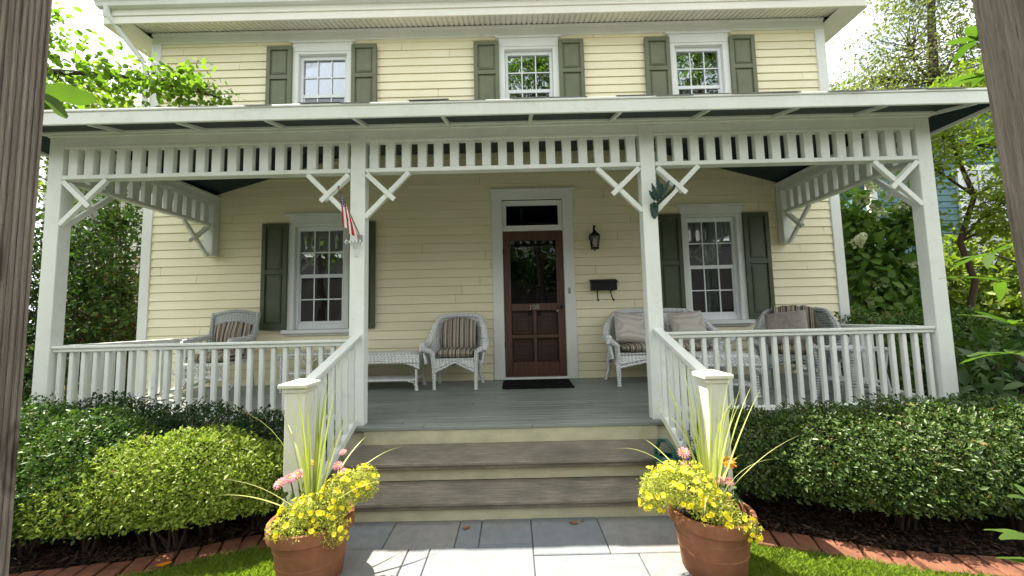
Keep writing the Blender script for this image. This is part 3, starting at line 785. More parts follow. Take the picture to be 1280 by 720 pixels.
# patio of large bluestone flags
m = MB()
joints_back = [-1.25, -.72, -.435, -.27, -.005, .472 - .008, .905, 1.335, 1.95]
rows = [(-.70, -1.025), (-.70, -.965)]
def slab(x0, x1, y0, y1, sk0=0, sk1=0):
    g = .0028; j = rnd.uniform(-.0015, .0015)
    V = [(x0 + g, y0 + g, G + .012 + j), (x1 - g, y0 + g, G + .012 + j), (x1 - g, y1 - g, G + .012 + j), (x0 + g, y1 - g, G + .012 + j)]
    V2 = [(p[0], p[1], G - .01) for p in V]
    m.add(V + V2, [(0, 1, 2, 3), (0, 4, 5, 1), (1, 5, 6, 2), (2, 6, 7, 3), (3, 7, 4, 0)])
for x0, x1, y0, y1 in [(-.76, -.435, -1.03, -.70), (-.435, -.005, -1.03, -.70), (-.005, .14, -1.03, -.70), (.14, .464, -1.0, -.70), (.464, .905, -1.12, -.70), (.905, 1.40, -1.12, -.70),
                       (-.76, -.27, -1.32, -1.03), (-.27, -.142, -1.32, -1.03), (-.142, .464, -1.46, -1.03), (.14, .464, -1.03, -1.0), (.464, 1.06, -1.55, -1.12), (1.06, 1.40, -1.42, -1.12),
                       (-.76, -.142, -1.9, -1.32), (-.142, .464, -1.95, -1.46), (.464, 1.06, -1.98, -1.55), (1.06, 1.40, -1.9, -1.42), (-.76, .2, -2.5, -1.95), (.2, 1.4, -2.5, -1.98), (-.76, .5, -3.3, -2.5), (.5, 1.4, -3.3, -2.5), (-.4, 1.1, -4.6, -3.3)]:
    slab(x0, x1, y0, y1)
o = m.build('patio', 'bluestone', bevel=.004); o['kind'] = 'structure'
sheet('patio_joint_sand', -.765, 1.41, -4.6, -.72, G + .004, 'joint_sand')
# lawn
def lawn_poly(edge, xin, side):
    A = [(p[0], p[1] - .172) for p in edge]; n = len(A)
    return A
strip('lawn', [(p[0], p[1] - .165) for p in LE] + [(-.765, -.97)], [(p[0], -3.2) for p in LE] + [(-.765, -3.2)], G - .004, 'ground_soil')
strip('lawn', [(1.41, -1.02)] + [(p[0], p[1] - .165) for p in RE], [(1.41, -3.2)] + [(p[0], -3.2) for p in RE], G - .004, 'ground_soil')
sheet('sidewalk', -60, 60, -6.2, -4.7, G + .002, 'concrete'); sheet('road', -60, 60, -14.5, -7.4, G - .004, 'asphalt')
m = MB(); m.box(-60, 60, -7.4, -7.25, G - .11, G + .02); o = m.build('kerb', 'concrete', bevel=.01); o['kind'] = 'structure'

# =================================================================== FURNITURE
def seg_tube(m, pts, r, seg=8): m.tube(pts, r, seg)
def cushion(name, w, d, h, mat, parent=None, puff=.5, nu=18, k=.10):
    """soft box cushion centred on its base: pillow-shaped top and bottom meeting in a seam"""
    m = MB()
    def half(sgn):
        def fn(u, v):
            a, b = u * 2 - 1, v * 2 - 1
            e = max(0, 1 - abs(a) ** 5) ** .5 * max(0, 1 - abs(b) ** 5) ** .5
            dim = .04 * h * math.sin(a * 6.0) * math.sin(b * 5.0)
            r = 1 - .06 * (1 - abs(a) ** 2) * abs(b) ** 6 - .06 * (1 - abs(b) ** 2) * abs(a) ** 6
            ka, kb = math.sqrt(1 - k * b * b), math.sqrt(1 - k * a * a)
            return (a * w / 2 * r * ka, b * d / 2 * r * kb, h / 2 + sgn * (h / 2 * (e * (1 - puff) + puff * e * (1 - .5 * (a * a + b * b) / 2)) + dim * e))
        if sgn > 0: m.grid(fn, nu, nu)
        else: m.grid(lambda u, v: fn(1 - u, v), nu, nu)
    half(1); half(-1)
    return m.build(name, mat, parent)
def arch_panel(m, x0, x1, z0, z1, rise, M, t=.02, n=14):
    """flat panel whose lower edge arches up by rise"""
    poly = [(x0, z1), (x0, z0)] + [(x0 + (x1 - x0) * i / n, z0 + rise * math.sin(PI * i / n) ** .7) for i in range(1, n)] + [(x1, z0), (x1, z1)]
    mid = len(poly)
    # triangulation-safe: build as quads
    V = []; F = []
    for i in range(n + 1):
        x = x0 + (x1 - x0) * i / n; zb = z0 + rise * max(0, math.sin(PI * i / n)) ** .7
        for z in (zb, z1):
            for c in (0, t): V.append(M @ Vector((x, c, z)))
    for i in range(n):
        a = i * 4; b = a + 4
        F += [(a, b, b + 2, a + 2), (a + 1, a + 3, b + 3, b + 1), (a, a + 1, b + 1, b), (a + 2, b + 2, b + 3, a + 3)]
    F += [(0, 2, 3, 1), (n * 4, n * 4 + 1, n * 4 + 3, n * 4 + 2)]
    m.add(V, F)
def wicker_seat(t, w, d, seat, arm, top, mat, camel=0.0, flare=.07, exp=2.2):
    """rounded-back wicker seat, front towards -Y, centre of its foot at the origin"""
    hw = w / 2
    m = MB(); fx = hw - .10                       # skirt: front panel with an arched apron, two sides and a back
    arch_panel(m, -fx, fx, seat - .20, seat - .02, .13, Matrix.Translation((0, -d / 2 + .03, 0)))
    for s in (-1, 1):
        arch_panel(m, -d / 2 + .06, d / 2 - .10, seat - .20, seat - .02, .10, Matrix.Translation((s * fx, 0, 0)) @ Matrix.Rotation(PI / 2, 4, 'Z'))
    m.box(-fx, fx, d / 2 - .12, d / 2 - .10, seat - .16, seat - .02); m.box(-fx, fx, -d / 2 + .03, d / 2 - .10, seat - .03, seat - .005)
    m.build('seat_apron', mat, t)
    m = MB()                                      # diagonal braid on the apron
    m.tube([(-fx + .02, -d / 2 + .022, seat - .17), (0, -d / 2 + .018, seat - .05), (fx - .02, -d / 2 + .022, seat - .17)], .014, 6)
    m.tube([(-fx + .02, -d / 2 + .02, seat - .13), (0, -d / 2 + .018, seat - .02), (fx - .02, -d / 2 + .02, seat - .13)], .010, 6); m.build('apron_braid', mat, t)
    for sx in (-1, 1):
        for sy in (-1, 1):
            m = MB(); y = -d / 2 + .05 if sy < 0 else d / 2 - .13
            m.tube([(sx * fx, y, seat - .04), (sx * fx, y, .16), (sx * (fx + (.0 if sy < 0 else .03)), y + (.0 if sy < 0 else .04), .03), (sx * (fx + (.0 if sy < 0 else .04)), y + (.0 if sy < 0 else .05), 0)], [.030, .026, .022, .027], 10)
            m.build('leg', mat, t)
    # back shell: wraps from one arm front round the back to the other
    def plan(u):
        a = (u * 2 - 1)
        th = a * PI * .5
        x = hw * .96 * math.copysign(abs(math.sin(th)) ** (2 / 2.6), th) if a else 0
        y = d / 2 - .08 - (d * .92) * (1 - abs(math.cos(th)) ** (2 / 2.6))
        return x, y, th
    def topz(u):
        a = abs(u * 2 - 1)
        k = max(0, min(1, (.86 - a) / .46)); k = k * k * (3 - 2 * k)
        return arm + (top - .16 * min(a, .8) ** 2 - arm) * k + camel * math.sin(min(1, max(0, (.62 - a) / .62)) * PI) * (1 if camel else 0)
    def shell(u, v):
        x, y, th = plan(u); z0 = seat - .06; z1 = topz(u); z = z0 + (z1 - z0) * v
        fl = flare * v ** 1.5
        return (x * (1 + fl / hw * .8) - (.0), y + fl * math.cos(th) * 1.0, z)
    m = MB(); m.grid(shell, 44, 8, .022); m.build('backrest', mat, t)
    m = MB(); m.tube([Vector(shell(i / 44, 1)) for i in range(45)], [.034 + .012 * (abs(i / 22 - 1) > .55) for i in range(45)], 8); m.build('rolled_edge', mat, t)
    for s, u in ((-1, 0.0), (1, 1.0)):
        e = Vector(shell(u, 1)); m = MB()
        m.tube([e + Vector((0, .01, .005)), e + Vector((0, -.03, -.03)), Vector((s * (fx + .02), -d / 2 + .02, (e.z + seat) / 2)), Vector((s * fx, -d / 2 + .045, seat - .12))], [.045, .046, .036, .030], 10); m.build('arm_front', mat, t)
    return t
def place(o, x, y, rz): o.location = (x, y, floor_z(y)); o.rotation_euler = (0, 0, rz)

t = thing('wicker_armchair', 'white rounded wicker armchair with black and tan striped cushions left of the front door', 'armchair')
wicker_seat(t, .76, .62, .40, .56, .95, 'wicker')
c = cushion('seat_cushion', .54, .50, .13, 'stripe_cloth', t); c.location = (0, -.06, .39)
c = cushion('back_cushion', .56, .52, .13, 'stripe_cloth', t, k=.38); c.location = (0, .155, .665); c.rotation_euler = (R(80), 0, 0)
place(t, -.335, 1.54, R(-2)); t.scale = (.91, .91, .95)

t = thing('wicker_loveseat', 'long white wicker loveseat with striped seat cushion under the right window', 'loveseat')
wicker_seat(t, 1.42, .64, .40, .58, .91, 'wicker', camel=.0)
c = cushion('seat_cushion', 1.2, .52, .12, 'stripe_cloth', t, nu=26); c.location = (0, -.05, .39)
m = MB(); m.tube([(-.25, .23, .60), (0, .265, .80), (.25, .23, .60)], .012, 6); m.tube([(-.34, .23, .60), (0, .27, .84), (.34, .23, .60)], .008, 6); m.build('back_braid', 'wicker', t)
place(t, 2.24, 1.53, R(0))
for x, y, rz, tilt, mt, lab in ((1.86, 1.55, .12, 66, 'cream_cloth', 'cream throw pillow with curved ribs leaning on the left end of the loveseat'),
                                (2.62, 1.56, -.1, 68, 'cream_cloth', 'cream pillow behind the railing at the right end of the loveseat')):
    c = cushion('throw_pillow', .44, .42, .15, mt); c.rotation_euler = (R(tilt), R(8 if x < 2 else -5), rz); c.location = (x, y + .03, floor_z(y) + .66)
    tag(c, lab, 'pillow')

t = thing('wicker_tub_chair', 'grey white wicker tub chair with striped throw at the right end of the porch', 'armchair')
wicker_seat(t, .78, .66, .40, .58, .92, 'wicker_grey', flare=.10)
c = cushion('seat_cushion', .54, .52, .13, 'stripe_cloth', t); c.location = (0, -.05, .39)
place(t, 3.68, 1.12, R(-38)); t.scale = (.93, .93, .97)
thr = t
# striped throw hung over its back
m = MB()
def throw(u, v):
    x = (u - .5) * .44; s = v * 2 - 1
    if s < 0: y = .20 - .02 * (-s); z = .96 + s * .36
    else: y = .20 + .15 * min(1, s * 3) + .02 * s; z = .96 + .02 * math.sin(s * PI) - max(0, s - .3) * .45
    return (x - .02 + .02 * math.sin(v * 7), y + .012 * math.sin(x * 40) - .55 * x * x, z - .25 * x * x * 2 + .006 * math.sin(x * 55))
m.grid(throw, 24, 24, .012); o = m.build('striped_throw', 'stripe_cloth'); o.scale = (.93, .93, .97); o.location = thr.location; o.rotation_euler = thr.rotation_euler
tag(o, 'black and tan striped throw draped over the back of the tub chair', 'throw')
c = cushion('throw_pillow', .42, .40, .15, 'cushion_grey'); c.rotation_euler = (R(68), R(-6), R(-42)); c.location = (3.55, 1.06, floor_z(1.1) + .66)
tag(c, 'plain grey taupe pillow leaning in the tub chair at the right', 'pillow')

# left chair: square-backed wicker chair
t = thing('wicker_chair', 'white wicker chair with high square back and striped cushion behind the left railing', 'armchair')
w, d, seat = .66, .60, .40; hw = w / 2
m = MB()
for i in range(13):                                                    # open woven skirt of crossing canes
    x = -hw + .07 + (w - .14) * i / 12
    m.tube([(x, -d / 2, seat - .02), (x + .04, -d / 2 - .004, seat - .10), (x, -d / 2, seat - .20 + .05 * math.sin(PI * i / 12))], .006, 5); m.tube([(x, -d / 2 + .004, seat - .02), (x - .04, -d / 2, seat - .10), (x, -d / 2 + .004, seat - .20 + .05 * math.sin(PI * i / 12))], .006, 5)
m.tube([(-hw + .05, -d / 2, seat - .2), (0, -d / 2, seat - .15), (hw - .05, -d / 2, seat - .2)], .012, 6); m.tube([(-hw + .05, -d / 2, seat - .02), (hw - .05, -d / 2, seat - .02)], .016, 8)
m.build('cane_skirt', 'wicker', t)
m = MB(); m.box(-hw + .05, hw - .05, -d / 2, d / 2 - .06, seat - .03, seat); m.build('seat', 'wicker', t, bevel=.01)
for sx in (-1, 1):
    m = MB(); m.tube([(sx * (hw - .05), -d / 2, 0), (sx * (hw - .05), -d / 2, seat + .22), (sx * (hw - .03), -d / 2 + .04, seat + .26)], .022, 8); m.build('leg', 'wicker', t)
    m = MB(); m.tube([(sx * (hw - .05), d / 2 + .02, 0), (sx * (hw - .06), d / 2 - .06, seat), (sx * (hw - .02), d / 2 - .02, .72), (sx * (hw - .01), d / 2 + .04, .985)], [.02, .024, .03, .03], 8); m.build('back_leg', 'wicker_grey', t)
    m = MB(); m.tube([(sx * (hw - .03), -d / 2 + .02, seat + .25), (sx * (hw + .01), 0, seat + .26), (sx * (hw - .02), d / 2 - .03, seat + .30)], [.03, .034, .026], 8); m.build('arm', 'wicker', t)
    m = MB(); m.tube([(sx * (hw + .10), -d / 2 + .05, .30), (sx * (hw + .02), -d / 2 + .2, .2), (sx * (hw - .04), -d / 2 + .02, .08)], .010, 6); m.build('side_brace', 'wicker', t)
m = MB(); m.grid(lambda u, v: ((u - .5) * (w - .06), d / 2 - .05 + .09 * v ** 1.4 - .03 * math.cos((u - .5) * 3), seat + (.56 + .045 * math.sin(PI * u) - 0) * v), 20, 8, .025)
m.tube([((u / 20 - .5) * (w - .04), d / 2 + .04 - .03 * math.cos((u / 20 - .5) * 3), seat + .565 + .045 * math.sin(PI * u / 20)) for u in range(21)], .022, 8); m.build('backrest', 'wicker_grey', t)
c = cushion('seat_cushion', .52, .50, .12, 'stripe_cloth', t); c.location = (0, -.06, .40)
m = MB()                                                               # fan-pleated striped back cushion
m.grid(lambda u, v: ((u - .5) * (.40 + .12 * v), d / 2 - .10 - .05 * math.sin(PI * u) * math.sin(PI * min(.97, v + .03)) + .07 * v + .01 * math.sin(u * 40), .47 + .41 * v * (1 - .12 * (2 * u - 1) ** 2)), 30, 10, .05)
m.build('back_cushion', 'stripe_cloth', t)
place(t, -3.255, 1.36, R(5)); t.scale = (.88, .9, 1.02)

# wicker ottoman table by the left post
def wicker_table(t, w, d, h, mat, shelf=True, arc=True):
    hw, hd = w / 2, d / 2
    m = MB()
    def top(u, v):
        a, b = u * 2 - 1, v * 2 - 1; e = (1 - abs(a) ** 8) * (1 - abs(b) ** 8)
        return (a * hw, b * hd, h - .03 + .03 * e ** .4)
    m.grid(top, 20, 12)
    arch_panel(m, -hw, hw, h - .20, h - .025, .11, Matrix.Translation((0, -hd, 0))); arch_panel(m, -hw, hw, h - .20, h - .025, .11, Matrix.Translation((0, hd - .02, 0)))
    for s in (-1, 1): arch_panel(m, -hd + .005, hd - .005, h - .20, h - .025, .08, Matrix.Translation((s * (hw - .01) + .01, 0, 0)) @ Matrix.Rotation(PI / 2, 4, 'Z'))
    m.tube([(-hw, -hd, h - .11), (hw, -hd, h - .11), (hw, hd, h - .11), (-hw, hd, h - .11), (-hw, -hd, h - .11)], .016, 6)
    m.build('table_top', mat, t)
    for sx in (-1, 1):
        for sy in (-1, 1):
            m = MB(); x, y = sx * (hw - .045), sy * (hd - .045); m.tube([(x, y, h - .2), (x, y, .08), (x + sx * .006, y + sy * .006, 0)], [.017, .016, .026], 8)
            if sy < 0: m.tube([(x, y, .03), (x - sx * .03, y, .10), (x - sx * .11, y, .118)], .009, 6)
            m.build('leg', mat, t)
    m = MB(); m.box(-hw + .05, hw - .05, -hd + .05, hd - .05, .115, .135); m.build('shelf', mat, t, bevel=.004)
    return t
t = thing('wicker_ottoman_table', 'white wicker coffee table with arched apron and lower shelf beside the left porch post', 'table'); wicker_table(t, 1.02, .48, .46, 'wicker'); place(t, -1.28, 1.50, 0)
t = thing('wicker_coffee_table', 'small white wicker table standing in front of the loveseat behind the right railing', 'table'); wicker_table(t, .64, .46, .44, 'wicker'); place(t, 2.64, .85, R(-6))
# rattan side table with bent cane arcs
t = thing('rattan_side_table', 'low white rattan side table with bent cane arcs under the left window', 'table'); hw, hd, h = .36, .2, .47
m = MB(); m.box(-hw, hw, -hd, hd, h - .02, h); m.tube([(-hw, -hd, h - .01), (hw, -hd, h - .01), (hw, hd, h - .01), (-hw, hd, h - .01), (-hw, -hd, h - .01)], .015, 8); m.build('table_top', 'wicker', t)
m = MB(); m.box(-hw + .02, hw - .02, -hd + .02, hd - .02, .22, .235); m.tube([(-hw + .02, -hd + .02, .228), (hw - .02, -hd + .02, .228), (hw - .02, hd - .02, .228), (-hw + .02, hd - .02, .228), (-hw + .02, -hd + .02, .228)], .012, 8); m.build('shelf', 'wicker', t)
for sx in (-1, 1):
    for sy in (-1, 1): m = MB(); m.tube([(sx * (hw - .02), sy * (hd - .02), h - .02), (sx * (hw - .02), sy * (hd - .02), 0)], .014, 8); m.build('leg', 'wicker', t)
for a, b in ((-hw + .02, 0), (0, hw - .02)):
    for z0, z1 in ((.24, h - .03),):
        m = MB(); m.tube([(a + (b - a) * i / 12, -hd + .02, z0 + (z1 - z0) * math.sin(PI * i / 12) ** .6) for i in range(13)], .008, 6); m.build('cane_arc', 'wicker', t)
place(t, -2.14, 1.52, 0)
# slatted side table at the right rail
t = thing('slatted_side_table', 'white side table with patterned top beside the tub chair near the right post', 'table')
m = MB(); m.box(-.22, .22, -.22, .22, .50, .53); m.build('table_top', 'wicker', t, bevel=.006)
for sx in (-1, 1):
    for sy in (-1, 1): m = MB(); m.tube([(sx * .19, sy * .19, .5), (sx * .17, sy * .17, .3), (sx * .20, sy * .20, 0)], .018, 8); m.build('leg', 'wicker', t)
m = MB(); m.box(-.17, .17, -.17, .17, .2, .215); m.build('shelf', 'wicker', t)
place(t, 3.72, .46, R(8))
# door mat
m = MB(); r3 = random.Random(2); n = 40; x0, x1, y0, y1 = .235, 1.09, 1.30, 1.78
top = []; V = []; F = []
rim = [(x0 + (x1 - x0) * i / n, y0 + r3.uniform(-.012, .004)) for i in range(n)] + [(x1 + r3.uniform(-.004, .012), y0 + (y1 - y0) * i / 16) for i in range(16)] + [(x1 - (x1 - x0) * i / n, y1 + r3.uniform(-.004, .012)) for i in range(n)] + [(x0 + r3.uniform(-.012, .004), y1 - (y1 - y0) * i / 16) for i in range(16)]
m.add([(x, y, floor_z(y) + .004) for x, y in rim] + [(x, y, floor_z(y) + .018) for x, y in rim] + [(.66, 1.54, floor_z(1.54) + .019)], [(i, (i + 1) % len(rim), len(rim) + (i + 1) % len(rim), len(rim) + i) for i in range(len(rim))] + [(len(rim) + i, len(rim) + (i + 1) % len(rim), 2 * len(rim)) for i in range(len(rim))])
tag(m.build('doormat', 'doormat_fibre'), 'black ragged fibre doormat lying in front of the door', 'doormat')
# wall lantern
t = thing('wall_lantern', 'black metal wall lantern with tapered clear glass to the right of the door', 'lantern', (1.515, P - .016, 1.90))
LO = t.location
m = MB(); m.lathe([(0, 0), (.05, 0), (.055, .008), (.045, .018), (0, .02)], seg=20, close=False); o = m.build('back_plate', 'black_metal', t); o.rotation_euler = (PI / 2, 0, 0); o.location = (0, .005, .04)
m = MB(); m.tube([(0, -.01, .04), (0, -.06, .10), (0, -.10, .165), (0, -.13, .16), (0, -.13, .12)], .010, 8); m.lathe([(0, .02), (.014, .02), (.018, .0), (.01, -.015), (0, -.02)], 0, -.13, .155, 10, False); m.build('arm', 'black_metal', t)
m = MB(); m.lathe([(0, .12), (.018, .118), (.025, .095), (.06, .06), (.088, .035), (.088, .025), (0, .025)], 0, -.13, 0, 4, False); o = m.build('cap', 'black_metal', t, bevel=.003)
for i, v in enumerate(o.data.vertices):
    x, y = v.co.x, v.co.y + .13; v.co.x = (x - y) * .7071; v.co.y = (x + y) * .7071 - .13
for p_ in o.data.polygons: p_.use_smooth = False
m = MB()
for sx, sy in ((-1, -1), (1, -1), (1, 1), (-1, 1)): m.bar((sx * .058, -.13 + sy * .058, .025), (sx * .038, -.13 + sy * .038, -.135), .010, .010)
m.box(-.047, .047, -.177, -.083, -.155, -.135); m.lathe([(0, 0), (.014, 0), (.010, -.02), (0, -.026)], 0, -.13, -.155, 8, False); m.build('cage', 'black_metal', t)
m = MB(); V = []
for z, e in ((.024, .054), (-.134, .035)):
    for sx, sy in ((-1, -1), (1, -1), (1, 1), (-1, 1)): V.append((sx * e, -.13 + sy * e, z))
m.add(V, [(0, 1, 5, 4), (1, 2, 6, 5), (2, 3, 7, 6), (3, 0, 4, 7)]); m.build('glass', 'lamp_glass', t)
m = MB(); m.lathe([(0, -.13), (.012, -.13), (.012, -.07), (.02, -.04), (.014, 0), (0, .01)], 0, -.13, 0, 12, False); m.build('bulb', 'cream_cloth', t)
# mailbox
t = thing('mailbox', 'black metal wall mailbox with two hanging newspaper hooks right of the door', 'mailbox', (1.63, P - .016, 1.26))
m = MB(); m.box(-.175, .175, -.10, 0, -.075, .055); m.build('box', 'black_metal', t, bevel=.006)
m = MB(); m.add([(-.185, -.112, .04), (.185, -.112, .04), (.185, .0, .082), (-.185, .0, .082), (-.185, -.112, .028), (.185, -.112, .028), (.185, 0, .062), (-.185, 0, .062)], [(0, 1, 2, 3), (4, 7, 6, 5), (0, 4, 5, 1), (1, 5, 6, 2), (3, 2, 6, 7), (0, 3, 7, 4)]); m.build('lid', 'black_metal', t)
for x, b in ((-.09, 0), (.09, .03)):
    m = MB(); m.tube([(x, -.05, -.075), (x + b * .4, -.055, -.15), (x + b, -.07, -.215), (x + b, -.10, -.225), (x + b, -.115, -.20)], .008, 8); m.build('newspaper_hook', 'black_metal', t)
# flag
t = thing('small_flag', 'small american flag drooping from its stick on the left porch post', 'flag', (-.985, -.004, 1.60))
m = MB(); m.tube([(.01, -.01, -.02), (-.045, -.13, .18), (-.095, -.235, .37)], .0055, 8); m.lathe([(0, .02), (.009, .012), (.009, 0), (0, -.006)], -.095, -.235, .37, 8, False); m.build('stick', 'dry_leaf', t)
m = MB(); nu, nv = 26, 18; 
def flag(u, v):     # u along the fly (0 at the hoist), v along the hoist (1 = top)
    a = Vector((-.052, -.145, .205)).lerp(Vector((-.088, -.222, .35)), v)
    drop = u * .235; fold = math.sin(v * 9.5 + u * 1.5) * .017 * (.25 + u)
    return (a.x * (1 - u * .12) + fold + .022 * u - .028 * u * (v - .5), a.y * (1 - .25 * u) + .02 * math.cos(v * 9.5) * u + .03 * u, a.z - drop - .06 * u * v)
m.grid(flag, nu, nv); o = m.build('flag_cloth', 'flag_cloth', t)
uvl = o.data.uv_layers.new(name='UVMap'); 
for lp in o.data.loops:
    i = lp.vertex_index; uvl.data[lp.index].uv = ((i // (nv + 1)) / nu, (i % (nv + 1)) / nv)
m = MB(); m.box(-.02, .02, -.012, .004, -.05, .01); m.tube([(.01, -.008, -.03), (0, -.035, .012)], .010, 8); m.build('bracket', 'grey_metal', t, bevel=.002)
# white wire bracket under it
t = thing('wire_hook', 'small white wire hook of curled prongs below the flag on the left porch post', 'hook', (-1.02, -.003, 1.50))
m = MB(); m.tube([(-.035, -.01, .03), (-.022, -.012, -.03), (-.012, -.012, -.08), (.012, -.012, -.08), (.022, -.012, -.03), (.035, -.01, .03)], .006, 6); m.tube([(-.03, -.01, .0), (.03, -.01, .0)], .005, 6); m.build('wire_frame', 'white_trim', t)
for x, b in ((-.05, .09), (-.025, .05), (0, .05), (.025, .05), (.05, .06)):
    m = MB(); m.tube([(x * .5, -.01, .0), (x, -.02, .035), (x * 1.2, -.05 - b * .3, .05), (x * 1.3, -.06 - b * .3, .03), (x * 1.15, -.045 - b * .2, .022)], .006, 6); m.build('prong', 'white_trim', t)
# leaf-shaped metal plant hanger on the right post
t = thing('plant_hanger', 'dark green metal plant hanger shaped like leaves on the right porch post', 'hanger', (1.675, -.003, 1.80))
m = MB(); M = Matrix(((1, 0, 0, 0), (0, 0, -1, 0), (0, 1, 0, 0), (0, 0, 0, 1)))
m.prism([(0, -.11), (.025, -.08), (.038, -.02), (.036, .03), (.0, .05), (-.036, .03), (-.038, -.02), (-.025, -.08)], M, .014); m.build('shield_plate', 'verdigris', t, bevel=.004)
m = MB(); m.tube([(.01, -.015, .01), (.05, -.06, .05), (.085, -.14, .085), (.10, -.20, .105), (.10, -.23, .125)], [.016, .013, .013, .012, .008], 8); m.build('arm', 'verdigris', t)
for k, (x, z, an, ln) in enumerate([(.02, .05, 75, .16), (.035, .07, 95, .19), (.0, .06, 108, .14), (.045, .08, 60, .17), (-.01, .05, 125, .10), (.05, .07, 82, .13)]):
    m = MB(); ca, sa = math.cos(R(an)), math.sin(R(an))
    def fn(u, v, ca=ca, sa=sa, ln=ln, x=x, z=z, k=k):
        l = u * ln; wv = (v - .5) * .038 * math.sin(PI * min(.98, u + .06)) ** .8 * (1 + .25 * math.sin(u * 30))
        return (x + ca * l - sa * wv, -.03 - .02 * k % .05 - .02 * math.sin(u * 2) - .01 * abs(v - .5), z + sa * l + ca * wv)
    m.grid(fn, 14, 4, .004); m.build('leaf', 'verdigris', t)
# watering can on the lowest step
t = thing('watering_can', 'dark green plastic watering can on the lower step beside the right stair rail', 'watering can', (1.45, -.60, FF - .30))
m = MB(); m.lathe([(0, .001), (.085, .001), (.092, .01), (.092, .06), (.088, .14), (.085, .19), (.06, .215), (.055, .21), (.075, .185), (.078, .02), (0, .015)], seg=26, close=False); m.build('body', 'can_plastic', t)
m = MB(); m.tube([(0, .06, .20), (0, .05, .27), (0, .0, .315), (0, -.06, .30), (0, -.10, .22), (0, -.092, .10)], .014, 10); m.build('handle', 'can_plastic', t)
m = MB(); m.tube([(0, .085, .05), (0, .16, .14), (0, .23, .27)], [.03, .02, .014], 10); m.lathe([(.014, 0), (.035, .03), (0, .04)], 0, .23, .27, 14, False); m.build('spout', 'can_plastic', t)
t.rotation_euler = (0, 0, R(-150))
for o in (): pass

# gate posts close to the camera
t = thing('gate_post', 'weathered grey wooden gate post with fine grooves at the left edge of the view', 'gate post', (-.313, -2.952, G), 0, 'gate posts beside the camera')
m = MB(); m.box(-.046, .046, -.046, .046, 0, 2.2)
o = m.build('post', 'weathered_wood', t, bevel=.004)
m = MB()
for i in range(13): y = -.0425 + i * .0067; m.box(.0462, .0482, y + .0014, y + .0054, 0, 2.2)
m.build('grooved_face', 'weathered_wood', t, bevel=.001)
m = MB(); m.lathe([(0, 0), (.062, 0), (.062, .02), (0, .05)], 0, 0, 2.2, 4, False); m.build('cap', 'weathered_wood', t)
t = thing('gate_post', 'weathered smooth grey wooden gate post at the right edge of the view', 'gate post', (1.163, -2.94, G), 0, 'gate posts beside the camera')
m = MB(); m.box(-.046, .046, -.046, .046, 0, 2.2); m.build('post', 'weathered_wood', t, bevel=.006)
m = MB(); m.lathe([(0, 0), (.062, 0), (.062, .02), (0, .05)], 0, 0, 2.2, 4, False); m.build('cap', 'weathered_wood', t)
t.rotation_euler = (0, R(-2.2), 0)

# =================================================================== PLANTS
def leaf_arrays(pos, ax, nrm, ln, wd, fold=.15, droop=.1):
    """one folded four-point leaf per row"""
    ax = ax / np.linalg.norm(ax, axis=1, keepdims=True)
    sd = np.cross(ax, nrm); l = np.linalg.norm(sd, axis=1, keepdims=True); l[l < 1e-6] = 1; sd /= l
    nn = np.cross(sd, ax); ln = ln[:, None]; wd = wd[:, None]
    mid = pos + ax * ln * .48 + nn * ln * fold * .5
    V = np.stack([pos, mid - sd * wd / 2 + nn * wd * .12, pos + ax * ln - nn * ln * droop, mid + sd * wd / 2 + nn * wd * .12], 1).reshape(-1, 3)
    n = len(pos); b = np.arange(n)[:, None] * 4
    F = np.concatenate([b + np.array([[0, 1, 2]]), b + np.array([[0, 2, 3]])], 1).reshape(-1, 3)
    return V, F
def leaf_arrays6(pos, ax, nrm, ln, wd, droop=.18):
    """broader leaf of 7 points, rounded outline"""
    ax = ax / np.linalg.norm(ax, axis=1, keepdims=True)
    sd = np.cross(ax, nrm); l = np.linalg.norm(sd, axis=1, keepdims=True); l[l < 1e-6] = 1; sd /= l
    nn = np.cross(sd, ax); L = ln[:, None]; Wd = wd[:, None]
    P_ = lambda t, s, h: pos + ax * L * t + sd * Wd * s / 2 + nn * L * h
    V = np.stack([P_(0, 0, 0), P_(.28, -.85, .06), P_(.66, -.8, .02 - droop * .4), P_(1, 0, -droop), P_(.66, .8, .02 - droop * .4), P_(.28, .85, .06), P_(.45, 0, -.01)], 1).reshape(-1, 3)
    n = len(pos); b = np.arange(n)[:, None] * 7
    F = np.concatenate([b + np.array([t]) for t in ([0, 1, 6], [1, 2, 6], [2, 3, 6], [3, 4, 6], [4, 5, 6], [5, 0, 6])], 1).reshape(-1, 3)
    return V, F
def unit(v): return v / np.maximum(np.linalg.norm(v, axis=1, keepdims=True), 1e-9)
